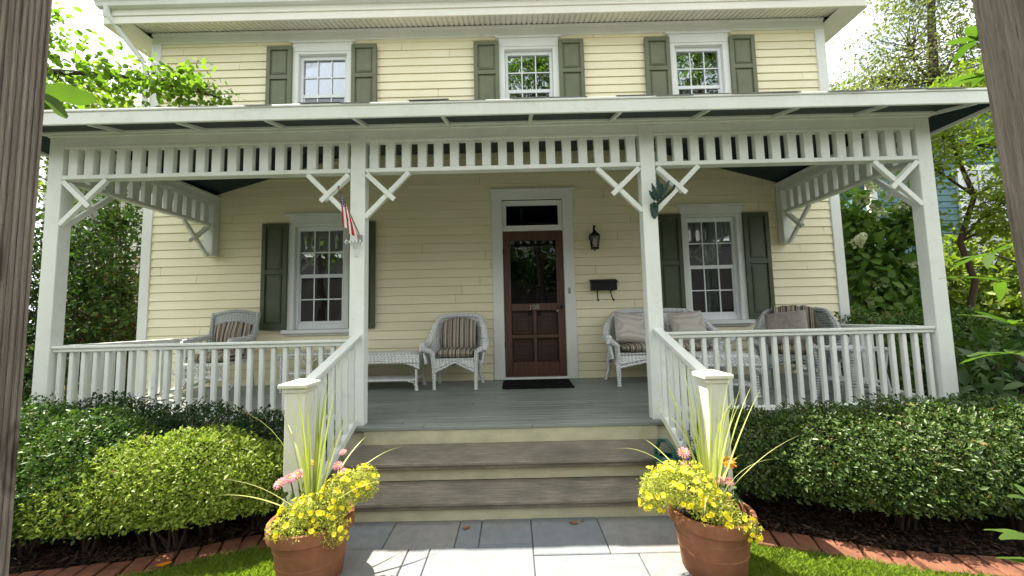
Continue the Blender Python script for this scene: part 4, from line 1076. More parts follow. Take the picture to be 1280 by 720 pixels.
def mound_points(lobes, n, depth, seed, zmin=-1):
    """points just under the surface of a union of ellipsoids, with outward normals"""
    g = np.random.default_rng(seed); L = np.array(lobes, float)
    c, r = L[:, :3], L[:, 3:6]; area = r[:, 0] * r[:, 1] + r[:, 1] * r[:, 2] + r[:, 0] * r[:, 2]
    out_p, out_n = [], []; got = 0
    while got < n:
        k = g.choice(len(L), n, p=area / area.sum()); d = unit(g.normal(size=(n, 3)))
        s = 1 - g.random(n) ** 1.6 * depth / r[k].min(1)
        wob = 1 + .06 * np.sin(d[:, 0] * 7 + k) * np.sin(d[:, 1] * 9 + 2 * k) + .05 * np.sin(d[:, 2] * 13 + k * 3) * np.sin(d[:, 0] * 17 + k) + .03 * np.sin(d[:, 1] * 29 + d[:, 0] * 23 + k) + (g.random(n) < .035) * g.random(n) * .16
        p = c[k] + d * r[k] * (s * wob)[:, None]; nr = unit(d / r[k])
        ok = p[:, 2] > zmin
        for j in range(len(L)):
            q = (((p - c[j]) / (r[j] - depth * 1.3)) ** 2).sum(1); ok &= (q > 1) | (k == j)
        out_p.append(p[ok]); out_n.append(nr[ok]); got += ok.sum()
    return np.concatenate(out_p)[:n], np.concatenate(out_n)[:n]
def core(lobes, k, off, parent, mat='twig'):
    """woody inner branches of a shrub, as one mesh"""
    m = MB(); r = random.Random(5)
    for (x, y, z, a, b, c) in lobes:
        for i in range(9):
            th = r.uniform(0, 2 * PI); ph = r.uniform(.1, 1.2)
            e = Vector((x + a * .9 * math.cos(th) * math.sin(ph), y + b * .9 * math.sin(th) * math.sin(ph), z + c * .9 * math.cos(ph)))
            s = Vector((x + r.uniform(-.05, .05), y + b * .35 + r.uniform(-.05, .05), G)); mm = s.lerp(e, .5) + Vector((r.uniform(-.05, .05), r.uniform(-.05, .05), .06)); m.tube([s, mm, e], [.009, .006, .003], 5)
    return m.build('stems', mat, parent, off=off)
def shrub(name, label, cat, lobes, n, leaf, mat, depth=.1, seed=1, group=None, up=.5, zmin=G + .05, rnd_=.7, six=False):
    cx = sum(l[0] for l in lobes) / len(lobes); cy = sum(l[1] for l in lobes) / len(lobes)
    t = thing(name, label, cat, (cx, cy, G), 0, group)
    p, nr = mound_points(lobes, n, depth, seed, zmin); g = np.random.default_rng(seed + 9)
    ax = unit(nr * .6 + np.array([0, 0, up * .6]) + g.normal(size=p.shape) * rnd_)
    nm = unit(nr + np.array([0, 0, .5]) + g.normal(size=p.shape) * .35)
    ln = leaf[0] * np.clip(np.exp(g.normal(0, .33, n)), .4, 2.0); V, F = (leaf_arrays6 if six else leaf_arrays)(p, ax, nm, ln, ln * leaf[1] * g.uniform(.75, 1.25, n))
    np_mesh('foliage', V, F, mat, t, t.location)
    core(lobes, .8, t.location, t)
    return t
# hedges in front of the porch  (x, y, z, rx, ry, rz)
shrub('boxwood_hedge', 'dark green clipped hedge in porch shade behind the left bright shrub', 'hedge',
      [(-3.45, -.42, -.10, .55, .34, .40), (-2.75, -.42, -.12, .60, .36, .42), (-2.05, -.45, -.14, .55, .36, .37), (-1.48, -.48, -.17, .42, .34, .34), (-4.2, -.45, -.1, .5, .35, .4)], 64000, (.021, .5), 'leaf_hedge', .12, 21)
shrub('spreading_shrub', 'sunlit yellow green spreading shrub in front of the left porch railing', 'shrub',
      [(-1.60, -.92, -.17, .44, .26, .345), (-1.92, -.97, -.19, .42, .27, .32), (-1.30, -.87, -.21, .27, .21, .28), (-1.72, -1.05, -.20, .42, .16, .21), (-2.2, -1.05, -.22, .30, .2, .22)], 38000, (.0195, .5), 'leaf_bright', .10, 22, up=.8, rnd_=.9, zmin=-.31)
shrub('rounded_shrub', 'mottled green rounded shrub beside the left gate post, left of the yellow green one', 'shrub',
      [(-2.34, -.88, -.07, .38, .30, .37), (-2.8, -.88, -.06, .42, .32, .40), (-2.2, -.98, -.18, .34, .24, .28), (-2.6, -1.08, -.16, .36, .22, .28)], 34000, (.0205, .55), 'leaf_mid', .11, 23, up=.6, rnd_=.9, zmin=-.36)
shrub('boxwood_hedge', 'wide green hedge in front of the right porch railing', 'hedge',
      [(2.02, -.62, -.18, .42, .34, .32), (2.45, -.78, -.14, .46, .38, .34), (3.0, -.82, -.12, .52, .42, .35), (3.55, -.80, -.12, .52, .42, .345), (4.2, -.75, -.13, .6, .42, .35), (2.75, -1.02, -.2, .4, .22, .25), (3.4, -1.08, -.2, .45, .22, .26)], 95000, (.0215, .5), 'leaf_hedge_sunlit', .12, 24, up=.6, rnd_=.9, zmin=-.33)
shrub('boxwood_hedge', 'low clipped hedge at the side of the house beyond the right porch railing', 'hedge',
      [(5.0, 1.7, .1, .5, .4, .72), (5.7, 1.8, .1, .55, .4, .74), (6.4, 1.8, .1, .55, .4, .72)], 16000, (.05, .5), 'leaf_mid', .15, 25)
shrub('laurel_shrub', 'dark broad leaved shrub beside the right corner post', 'shrub',
      [(4.72, -.05, -.05, .38, .36, .50), (5.2, .25, .0, .5, .45, .62), (5.7, .1, -.1, .5, .5, .55)], 1900, (.13, .42), 'leaf_broad', .28, 26, rnd_=.9, six=True)
shrub('viburnum_shrub', 'sunlit light green shrub behind the dark broad leaved one at the right', 'shrub',
      [(8.0, 3.2, .8, .6, .5, 1.25), (8.7, 3.2, .9, .7, .6, 1.35), (8.3, 2.8, .4, .8, .5, 1.0), (9.6, 3.1, .8, .8, .6, 1.4)], 9000, (.10, .6), 'leaf_yellowgreen', .3, 27)
shrub('evergreen_shrub', 'tall dark evergreen shrub beyond the left end of the porch', 'shrub',
      [(-6.1, 2.9, 1.4, .65, .6, 1.7), (-6.9, 3.1, 1.5, .7, .6, 1.75), (-6.9, 2.5, .2, .6, .4, .7), (-6.3, 3.0, 2.6, .5, .5, .8)], 6500, (.085, .45), 'leaf_evergreen', .6, 28, rnd_=1.0)
shrub('evergreen_shrub', 'dark shrub behind the left gate post, left of the corner post', 'shrub',
      [(-8.0, 3.0, 1.2, .8, .7, 1.8), (-8.6, 2.6, .5, .9, .7, 1.2), (-7.6, 3.4, 2.2, .6, .5, 1.0)], 9000, (.085, .45), 'leaf_dark', .5, 29, rnd_=1.0)
leafmat('leaf_copper', (.045, .018, .008), (.15, .07, .028), None, .35, .6, .15)
shrub('copper_shrub', 'reddish brown twiggy shrub behind the tall evergreen at the left end of the porch', 'shrub',
      [(-6.9, 3.9, .8, .9, .4, 1.4), (-7.9, 4.0, .8, .9, .4, 1.5), (-6.3, 3.7, .5, .5, .4, 1.1)], 6500, (.075, .5), 'leaf_copper', .4, 31, rnd_=1.0)
# hydrangea with cream flower cones
t = shrub('hydrangea_shrub', 'tall hydrangea with cream flower cones beyond the right end of the porch', 'shrub',
      [(5.95, 2.7, 1.6, .45, .45, 1.05), (6.5, 2.75, 1.4, .5, .5, 1.0), (6.1, 2.5, .8, .6, .45, .8), (6.6, 2.6, 2.2, .4, .4, .55), (5.8, 2.7, 2.3, .35, .35, .5)], 3400, (.115, .68), 'leaf_hydrangea', .42, 30, rnd_=.8, six=True)
def panicle(seed):
    g = np.random.default_rng(seed); n = 260
    u = g.random(n) ** .8; th = g.uniform(0, 2 * PI, n); r = .06 * (1 - u * .75) * (.75 + .25 * g.random(n))
    p = np.stack([r * np.cos(th), r * np.sin(th), u * .17], 1); nr = unit(np.stack([np.cos(th), np.sin(th), .5 + u], 1))
    ax = unit(np.cross(nr, g.normal(size=p.shape))); ln = g.uniform(.022, .034, n)
    return leaf_arrays(p, ax, nr, ln, ln * .9, .0, .0)
V, F = panicle(3); pf = None
for x, y, z, rx, ry in [(5.86, 2.42, 2.50, -50, 10), (6.36, 2.38, 2.34, 10, 20), (6.04, 2.35, 2.24, -20, -15), (6.62, 2.4, 2.38, 15, 30), (6.52, 2.35, 2.0, -30, 70), (5.68, 2.45, 1.84, 60, -20), (6.36, 2.3, 1.52, -50, 60), (6.66, 2.4, 1.72, 10, 60), (5.88, 2.3, 1.2, -50, 20), (5.77, 2.3, .95, -60, 10), (6.0, 2.4, 2.62, 0, -20)]:
    if pf is None: o = pf = np_mesh('flower_cone', V, F, 'petal_cream', t)
    else: o = pf.copy(); C.objects.link(o); o.parent = t
    o.location = Vector((x, y, z)) - t.location; o.rotation_euler = (R(rx), R(ry), 0); o.scale = (1.5, 1.5, 1.45)

def tree(name, label, trunk, lobes, twigs, per, leaf, mat, bark='bark', seed=1, sig=.25, cat='tree', group=None, six=False, hang=0.0, wood_r=1.0):
    """trunk: [(x,y,z,r)...]; lobes: ellipsoids the limbs reach into; leaves sit in clumps round the twig ends"""
    r = random.Random(seed); g = np.random.default_rng(seed)
    t = thing(name, label, cat, trunk[0][:3], 0, group)
    m = MB(); m.tube([p[:3] for p in trunk], [p[3] for p in trunk], 10)
    tp = [Vector(p[:3]) for p in trunk]; cl = []
    for (x, y, z, a, b, c) in lobes:
        cen = Vector((x, y, z)); s = min(tp[len(tp) // 3:] or tp, key=lambda q: (q - cen).length + max(0, q.z - cen.z) * 2)
        k = s.lerp(cen, .5) + Vector((r.uniform(-.1, .1), r.uniform(-.1, .1), r.uniform(0, .2))) * a
        rr = max(.012, trunk[0][3] * .34) * wood_r
        m.tube([s, k, cen], [rr, rr * .7, rr * .45], 6)
        for i in range(twigs):
            d = Vector((g.normal(), g.normal(), g.normal())).normalized(); q = g.random() ** .33
            e = cen + Vector((d.x * a * q, d.y * b * q, d.z * c * q)); st = k.lerp(cen, r.uniform(.1, 1))
            mid = st.lerp(e, .55) + Vector((r.uniform(-.1, .1), r.uniform(-.1, .1), r.uniform(-.02, .12))) * a * .6
            m.tube([st, mid, e], [rr * .35, rr * .22, rr * .08], 4, False); cl.append(e); 
            if r.random() < .6: cl.append(mid.lerp(e, .4))
    m.build('trunk', bark, t, off=t.location)
    cl = np.array([tuple(v) for v in cl]); n = len(cl) * per
    k = np.repeat(np.arange(len(cl)), per); p = cl[k] + g.normal(size=(n, 3)) * sig * np.array([1, 1, .6])
    ax = unit(g.normal(size=(n, 3)) + np.array([0, 0, -hang])); nm = unit(g.normal(size=(n, 3)) * .6 + np.array([0, 0, 1.0]))
    ln = leaf[0] * g.uniform(.6, 1.25, n); V, F = (leaf_arrays6 if six else leaf_arrays)(p, ax, nm, ln, ln * leaf[1] * g.uniform(.8, 1.2, n))
    np_mesh('crown', V, F, mat, t, t.location)
    return t
# maple to the left of the house whose long bough reaches over the porch roof
tree('maple_tree', 'leafy bright green tree left of the house with a bough reaching over the porch roof',
     [(-7.6, .6, G, .16), (-7.5, .65, 1.5, .14), (-7.2, .7, 2.9, .12), (-6.4, .8, 3.6, .06), (-5.4, .85, 3.86, .034), (-4.3, .9, 3.82, .02), (-3.6, .95, 3.68, .011), (-3.1, 1.0, 3.56, .005)],
     [(-6.6, .9, 3.85, .7, .5, .34), (-5.6, .9, 3.84, .55, .45, .28), (-4.9, .9, 3.84, .42, .4, .25), (-4.3, .92, 3.80, .38, .35, .22), (-3.75, .95, 3.72, .30, .28, .17), (-3.35, .98, 3.66, .24, .18, .12), (-5.2, .9, 3.50, .35, .3, .12),
      (-6.6, .7, 4.9, .9, .8, .7), (-7.7, .5, 5.2, 1.2, 1.0, 1.0), (-8.4, .4, 4.0, 1.0, .8, .8), (-5.05, .8, 4.35, .16, .16, .35)],
     20, 8, (.078, .85), 'leaf_tree', 'bark', 41, .15, hang=.5, six=True, wood_r=.35)
tree('background_tree', 'yellow green tree far behind the left side of the porch roof',
     [(-15, 11, G, .3), (-15, 11, 4, .25), (-14.8, 11, 8, .15)], [(-15.5, 11, 8.6, 1.8, 1.5, 1.6), (-14.0, 11.5, 8.0, 1.3, 1.2, 1.1), (-16.5, 11, 6.5, 2, 1.5, 2)], 40, 26, (.22, .7), 'leaf_yellowgreen', 'bark', 42, .35)
tree('background_tree', 'tall airy tree against the sky behind the right end of the porch roof',
     [(15.6, 10, G, .3), (15.6, 10, 5, .25), (15.9, 10, 9, .16), (16.2, 10, 13, .08)],
     [(15.2, 10, 10.6, 1.8, 1.5, 1.4), (16.6, 10, 12.4, 1.8, 1.6, 1.6), (14.2, 10.2, 9.3, 1.3, 1.2, .9), (17.4, 10, 10.6, 1.7, 1.4, 1.5), (15.6, 10, 12.8, 1.3, 1.2, 1.3), (13.3, 10, 8.3, .9, .9, .6), (16.0, 10.2, 9.2, 1.5, 1.2, .8), (18, 10, 8.6, 1.5, 1.2, 1.2)],
     46, 19, (.13, .6), 'leaf_airy', 'bark', 43, .34, wood_r=.5)
tree('background_tree', 'yellow green lower tree before the tall airy one at the right',
     [(15.3, 8.2, G, .2), (15.3, 8.2, 4, .16), (15.2, 8.2, 7, .09)], [(15.2, 8.2, 7.6, 1.3, 1.2, .75), (14.2, 8.4, 7.1, 1.0, 1.0, .6), (16.3, 8, 7.4, 1.1, 1, .8), (15.2, 8.2, 6.2, 1.6, 1.4, .9)], 40, 26, (.19, .6), 'leaf_yellowgreen', 'bark', 44, .28)
tree('bare_topped_tree', 'thin reddish tree against the sky at the right corner of the house',
     [(13.2, 12, G, .2), (13.2, 12, 5, .15), (13.0, 12, 9, .08)], [(13.0, 12, 9.5, .9, .9, .9), (12.3, 12, 9.0, .7, .6, .8), (13.8, 12, 9.8, .8, .7, .8)], 40, 7, (.13, .5), 'leaf_airy', 'bark_red', 45, .3)
tree('crape_myrtle', 'small tree with twisting reddish trunks beside the teal house at the right',
     [(6.75, 1.9, G, .045), (6.62, 1.9, .6, .04), (6.85, 1.95, 1.2, .036), (6.64, 1.9, 1.75, .033), (6.92, 1.9, 2.4, .03), (6.7, 1.9, 3.1, .022)],
     [(6.3, 1.7, 3.2, .5, .4, .4), (7.0, 1.7, 3.0, .5, .4, .4), (6.9, 1.6, 2.2, .45, .4, .35), (6.1, 1.8, 2.9, .3, .3, .3), (7.5, 1.8, 2.6, .4, .4, .4), (7.3, 1.9, 1.9, .5, .4, .3), (6.8, 1.7, 3.9, .5, .4, .4)],
     24, 15, (.085, .55), 'leaf_yellowgreen', 'bark_red', 46, .16, wood_r=1.3)

# ---- potted plants
def petal_flower(r=.014, seed=0, lobes=5, cup=.35):
    m = MB(); n = lobes * 4; V = [(0, 0, -r * .5)]; 
    for i in range(n):
        a = 2 * PI * i / n; k = 1 - .16 * (1 - abs(math.sin(a * lobes / 2))); V.append((r * .42 * math.cos(a), r * .42 * math.sin(a), r * .05))
    for i in range(n):
        a = 2 * PI * i / n; k = .80 + .20 * abs(math.sin(a * lobes / 2)) ** .6; V.append((r * k * math.cos(a), r * k * math.sin(a), r * (cup * .5 + .08 * math.sin(a * 3 + seed))))
    F = [(0, 1 + i, 1 + (i + 1) % n) for i in range(n)] + [(1 + i, n + 1 + i, n + 1 + (i + 1) % n, 1 + (i + 1) % n) for i in range(n)]
    m.add(V, F, True)
    m.tube([(0, 0, -r * .4), (0, 0, -r * 1.3)], [r * .28, r * .1], 6)
    return m
def daisy(r, seed):
    g = np.random.default_rng(seed); P0 = []; 
    V = []; F = []
    for ring, (n, rr, h) in enumerate(((16, 1, 0), (14, .8, .12), (10, .55, .22))):
        th = np.arange(n) * 2 * PI / n + ring * .3 + g.normal(size=n) * .06
        ax = unit(np.stack([np.cos(th), np.sin(th), np.full(n, h * 1.4)], 1)); p = ax * r * .1 + np.array([0, 0, h * r * .6]); nm = np.tile([[0, 0, 1.]], (n, 1))
        v, f = leaf_arrays(p, ax, nm, np.full(n, r * rr), np.full(n, r * .3), .05, .05); F.append(f + sum(len(q) for q in V)); V.append(v)
    return np.concatenate(V), np.concatenate(F)
def orient(o, d):
    o.rotation_mode = 'QUATERNION'; o.rotation_quaternion = Vector(d).to_track_quat('Z', 'Y')
FL = None
def potted(x, y, label, lobes, nfl, spikes_n, seed, zin):
    global FL
    g = np.random.default_rng(seed); r = random.Random(seed)
    t = thing('potted_plant', label, 'potted plant', (x, y, G + .012), 0, 'potted plants flanking the path')
    m = MB(); q = .90
    m.lathe([(a * q, b * q) for a, b in [(0, 0), (.165, 0), (.172, .01), (.186, .12), (.190, .122), (.1915, .134), (.1885, .138), (.199, .205), (.203, .207), (.2045, .218), (.2015, .222), (.212, .268), (.226, .271), (.236, .28), (.239, .32), (.235, .343), (.225, .347), (.212, .342), (.207, .31), (.20, .27), (0, .26)]], seg=56, close=False)
    m.build('terracotta_pot', 'terracotta', t)
    m = MB(); rs = random.Random(seed)
    jit = {}
    def soil(u, v):
        rr = .184 * u; a = v * 2 * PI; k = (round(u * 12), round(v * 40) % 40 if round(u * 12) else 0)
        if k not in jit: jit[k] = rs.uniform(-.008, .010)
        return (rr * math.cos(a), rr * math.sin(a), .268 + jit[k] + .02 * (1 - u))
    m.grid(soil, 12, 40); m.build('soil', 'soil', t)
    # spike plant
    V = []; F = []
    for i in range(spikes_n):
        az = i * 2.39996 + r.uniform(-.3, .3); el = R(r.uniform(66, 88)) if i < spikes_n * .72 else R(r.uniform(34, 64)); L = r.uniform(.54, .78) if i < spikes_n * .72 else r.uniform(.42, .62)
        w = r.uniform(.011, .018); dr = r.uniform(.3, 1.0) * (1.3 if i > spikes_n * .6 else .3); p = Vector((.02 * math.cos(az), .02 * math.sin(az), .31)); n = 10; b = len(V)
        for j in range(n + 1):
            s = j / n; e = el - dr * s * s * 1.0; d = Vector((math.cos(az) * math.cos(e), math.sin(az) * math.cos(e), math.sin(e)))
            sd = Vector((-math.sin(az), math.cos(az), 0)); ww = w * (.55 + .45 * min(1, s * 4)) * max(.04, (1 - s ** 2.2)); up = sd.cross(d)
            V += [p - sd * ww / 2 + up * ww * .18, p, p + sd * ww / 2 + up * ww * .18]
            if j < n:
                q = b + j * 3; F += [(q, q + 1, q + 4, q + 3), (q + 1, q + 2, q + 5, q + 4)]
            p = p + d * (L / n)
    np_mesh('spike_leaves', [tuple(v) for v in V], F, 'leaf_spike', t, smooth=True)
    # trailing yellow flowers: fine foliage plus the blooms one by one
    p, nr = mound_points(lobes, 8500, .045, seed + 1); n = len(p)
    ax = unit(nr * .5 + g.normal(size=p.shape) * .7); nm = unit(nr + g.normal(size=p.shape) * .4); ln = g.uniform(.009, .019, n)
    Vv, Ff = leaf_arrays(p, ax, nm, ln, ln * .42)
    tr = np_mesh('trailing_foliage', Vv, Ff, 'leaf_lime', t)
    p, nr = mound_points(lobes, nfl * 3, .006, seed + 2); k = 0
    for a, b in zip(p, nr):
        if k >= nfl: break
        if b[2] < -.55 or (b[1] > .35 and b[2] < .5): continue
        if FL is None: o = FL = petal_flower(.0145, 1).build('flower', 'petal_yellow', tr)
        else: o = FL.copy(); C.objects.link(o); o.parent = tr
        o.location = Vector(a) + Vector(b) * .012; d = Vector(b) + Vector((r.uniform(-.4, .4), r.uniform(-.5, .2), r.uniform(-.1, .5))); orient(o, d); s = r.uniform(.75, 1.12); o.scale = (s, s, s); k += 1
    # zinnias
    zp = None
    for (fx, fy, fz, rr, mt) in zin:
        m = MB(); m.tube([(fx * .5, fy * .5, .30), (fx * .8, fy * .8, (fz + .30) / 2), (fx, fy, fz)], .0035, 5); st_ = m.build('zinnia_stem', 'leaf_mid', t)
        Vz, Fz = daisy(rr, int(fx * 1000) + 500); o = np_mesh('zinnia_flower', Vz, Fz, mt, t); o.location = (fx, fy, fz); orient(o, (r.uniform(-.3, .3), -.6, .8))
        m = MB(); m.lathe([(0, .35 * rr), (.22 * rr, .3 * rr), (.26 * rr, .18 * rr), (0, .1 * rr)], seg=10, close=False); oo = m.build('flower_eye', 'petal_orange' if mt != 'petal_orange' else 'dry_leaf', o)
    k = 120; a = g.uniform(0, 2 * PI, k); rad = g.uniform(.03, .17, k); p = np.stack([rad * np.cos(a), rad * np.sin(a) * .7 + .02, .33 + g.random(k) * .09], 1)
    Vv, Ff = leaf_arrays6(p, unit(g.normal(size=(k, 3)) + np.array([0, 0, .5])), unit(g.normal(size=(k, 3)) * .5 + np.array([0, 0, 1.])), g.uniform(.03, .055, k), g.uniform(.016, .026, k))
    np_mesh('zinnia_leaves', Vv, Ff, 'leaf_mid', t)
    return t
potted(-.728, -1.265, 'terracotta pot left of the path, its yellow flowers spilling over the right side',
       [(-.01, -.085, .36, .11, .10, .06), (.08, -.08, .385, .14, .11, .075), (.19, -.02, .45, .12, .11, .08), (.26, -.0, .49, .09, .09, .07), (-.07, -.17, .325, .07, .04, .045), (.17, -.14, .31, .08, .05, .08), (.30, -.03, .45, .06, .06, .05), (.0, -.18, .315, .10, .035, .04)], 92, 30, 51,
       [(-.19, .02, .475, .036, 'petal_pink'), (-.14, .03, .495, .034, 'petal_pink'), (-.10, .03, .515, .036, 'petal_pink'), (-.05, .06, .56, .026, 'petal_orange'), (.10, .08, .54, .030, 'petal_pink'), (.13, .06, .51, .030, 'petal_pink'), (.11, .12, .60, .022, 'petal_pink')])
potted(1.413, -1.265, 'terracotta pot right of the path with a yellow mound hanging over its left side',
       [(-.15, -.05, .44, .16, .13, .09), (-.26, -.03, .43, .12, .11, .09), (-.05, -.12, .37, .12, .09, .07), (-.32, -.02, .38, .06, .07, .08), (.03, -.165, .315, .08, .05, .06), (.10, -.185, .29, .045, .035, .045), (-.14, .0, .49, .13, .09, .05)], 100, 32, 52,
       [(-.09, .08, .57, .036, 'petal_pink'), (-.095, .06, .51, .03, 'petal_pink'), (-.02, .0, .445, .028, 'petal_pink'), (.05, .0, .45, .03, 'petal_pink'), (.11, .0, .44, .028, 'petal_pink'), (.13, .03, .53, .04, 'petal_orange'), (.03, .03, .46, .026, 'petal_pink')])

# ---- grass blades
def grass(poly_fn, n, seed, name='grass'):
    g = np.random.default_rng(seed); p = poly_fn(g, n); n = len(p)
    az = g.uniform(0, 2 * PI, n); tilt = g.uniform(.05, .8, n); ax = np.stack([np.cos(az) * np.sin(tilt), np.sin(az) * np.sin(tilt), np.cos(tilt)], 1)
    nm = unit(np.stack([np.cos(az), np.sin(az), np.zeros(n)], 1) * -1 + g.normal(size=(n, 3)) * .2)
    V, F = leaf_arrays(p, ax, nm, g.uniform(.022, .052, n), g.uniform(.0025, .0042, n), .05, .2)
    o = np_mesh(name, V, F, 'grass_blade'); o['kind'] = 'stuff'; return o
def between(edge, off, y0, x0, x1):
    ex = np.array([p[0] for p in edge]); ey = np.array([p[1] for p in edge])
    def fn(g, n):
        x = g.uniform(x0, x1, n); y = g.uniform(y0, -.9, n); top = np.interp(x, ex, ey) - off
        cl = np.sin(x * 31 + 2) * np.sin(y * 37) * .012
        ok = y < top + cl; return np.stack([x, y, np.full(n, G - .004)], 1)[ok]
    return fn
grass(between(LE + [(-.765, -.80)], .165, -1.95, -2.6, -.755), 60000, 61); grass(between([(1.40, -.86)] + RE, .165, -1.95, 1.40, 3.2), 60000, 62)

def chips(edge, seed):
    g = np.random.default_rng(seed); ex = np.array([p[0] for p in edge]); ey = np.array([p[1] for p in edge]); n = 3200
    x = g.uniform(max(ex.min(), -3), min(ex.max(), 4), n); y0 = np.interp(x, ex, ey); y = y0 + .012 + g.random(n) ** 1.5 * .5
    p = np.stack([x, y, G + .022 + g.random(n) * .018], 1); ax = unit(g.normal(size=(n, 3)) * np.array([1, 1, .3])); nm = unit(g.normal(size=(n, 3)) * .4 + np.array([0, 0, 1.]))
    V, F = leaf_arrays(p, ax, nm, g.uniform(.015, .055, n), g.uniform(.006, .016, n), .02, .02)
    o = np_mesh('bark_chips', V, F, 'chip'); o['kind'] = 'stuff'
leafmat('chip', (.012, .008, .006), (.075, .045, .028), (.03, .019, .013), 0, .8, .15)
chips(LE, 81); chips(RE, 82)
# ---- big-leaved shrub close to the camera on the right, and one on the left
def big_leaf(m, p, ax, nrm, L, Wd, droop=.25):
    ax = Vector(ax).normalized(); sd = ax.cross(Vector(nrm)).normalized(); nn = sd.cross(ax)
    def fn(u, v):
        w = Wd / 2 * math.sin(PI * min(1, u * .93 + .04)) ** .75; s = v * 2 - 1
        return Vector(p) + ax * L * u + sd * w * s + nn * (-droop * L * u * u + .16 * w * abs(s) + .012 * L * math.sin(u * 14) * s)
    m.grid(fn, 10, 4)
def near_shrub(label, base, stems, leaves, name='rhododendron'):
    t = thing(name, label, 'shrub', base)
    m = MB()
    for s in stems: m.tube(s, [.006 - .003 * i / (len(s) - 1) for i in range(len(s))], 6)
    m.build('stems', 'twig', t, off=t.location); m = MB()
    for a in leaves: big_leaf(m, *a)
    m.build('foliage', 'leaf_near', t, off=t.location); return t
rr = random.Random(77)
def whorl(c, n, L, Wd, base_az=0, el=.2):
    out = []
    for i in range(n):
        a = base_az + i * 2 * PI / n + rr.uniform(-.3, .3); e = el + rr.uniform(-.35, .35)
        out.append((c, (math.cos(a) * math.cos(e), math.sin(a) * math.cos(e), math.sin(e)), (0, 0, 1), L * rr.uniform(.75, 1.15), Wd * rr.uniform(.8, 1.15), rr.uniform(.1, .35)))
    return out
B = (3.0, -1.62, G)
near_shrub('large leaved shrub leaning in from behind the right gate post', B,
    [[B, (2.95, -1.66, .4), (2.88, -1.72, 1.2), (2.78, -1.76, 1.75), (2.50, -1.78, 2.02)], [(2.88, -1.70, 1.2), (2.70, -1.76, 1.45), (2.54, -1.78, 1.57)], [(2.95, -1.66, .4), (2.7, -1.72, .52), (2.5, -1.75, .63)], [(2.9, -1.7, .95), (2.66, -1.74, 1.0), (2.46, -1.76, 1.06)], [(2.82, -1.74, 1.6), (2.62, -1.77, 1.8), (2.51, -1.78, 1.86)]],
    whorl((2.49, -1.78, 2.03), 6, .13, .048, 2.6, .3) + whorl((2.51, -1.78, 1.86), 6, .13, .05, 2.9, 0) + whorl((2.54, -1.78, 1.57), 6, .13, .045, 2.8, .2) + whorl((2.46, -1.76, 1.06), 6, .19, .034, 2.9, .2) + whorl((2.50, -1.75, .94), 5, .2, .036, 3.0, .1) + whorl((2.5, -1.75, .63), 6, .16, .05, 2.9, .1) + whorl((2.56, -1.72, .75), 5, .17, .045, 2.7, .3))
B = (2.78, -1.62, G)
near_shrub('low seedling with wide blue green leaves by the brick edging at the lower right', B,
    [[B, (2.72, -1.63, -.35), (2.66, -1.62, -.2)]], whorl((2.67, -1.62, -.2), 6, .15, .065, 2.9, .1) + whorl((2.72, -1.63, -.33), 5, .15, .07, 3.1, -.1) + whorl((2.7, -1.63, -.05), 5, .11, .05, 2.7, .5), 'seedling')
B = (-1.75, -1.9, G)
near_shrub('big pointed green leaf on a stem beside the left gate post', B, [[B, (-1.72, -1.9, .6), (-1.64, -1.9, 1.3), (-1.56, -1.9, 1.83)]],
    [((-1.57, -1.9, 1.81), (1, -.05, -.14), (-.4, .6, .7), .27, .085, .05), ((-1.56, -1.9, 1.80), (.6, .1, -.5), (-.4, .6, .7), .15, .06, .1), ((-1.58, -1.9, 1.75), (-.8, .3, .2), (0, 0, 1), .2, .08, .2)], 'climbing_shrub')

# ---- fallen leaves
def fallen(x, y, z, s, rz, label, mt='dry_leaf'):
    m = MB()
    def fn(u, v):
        w = .5 * math.sin(PI * min(1, u * .95 + .02)) ** .8 * s * .55; q = v * 2 - 1
        return (u * s - s / 2, w * q, .25 * w * abs(q) + .12 * s * (u - .5) ** 2 * 4 + .002)
    m.grid(fn, 8, 4, .0008); o = m.build('fallen_leaf', mt); o.location = (x, y, z); o.rotation_euler = (0, 0, rz)
    tag(o, label, 'leaf', 'dry leaves on the ground')
fallen(.045, -.83, G + .016, .055, .6, 'small brown dry leaf lying on the shaded flagstone left of the path centre')
fallen(.74, -.80, G + .016, .06, -.2, 'curled brown dry leaf lying on the flagstone near the bottom step')
fallen(.80, -.775, G + .016, .035, .9, 'tiny dry leaf beside the curled brown leaf near the bottom step')
fallen(-1.60, -1.17, G + .03, .07, .4, 'orange dry leaf lying at the left brick edging', 'petal_orange')

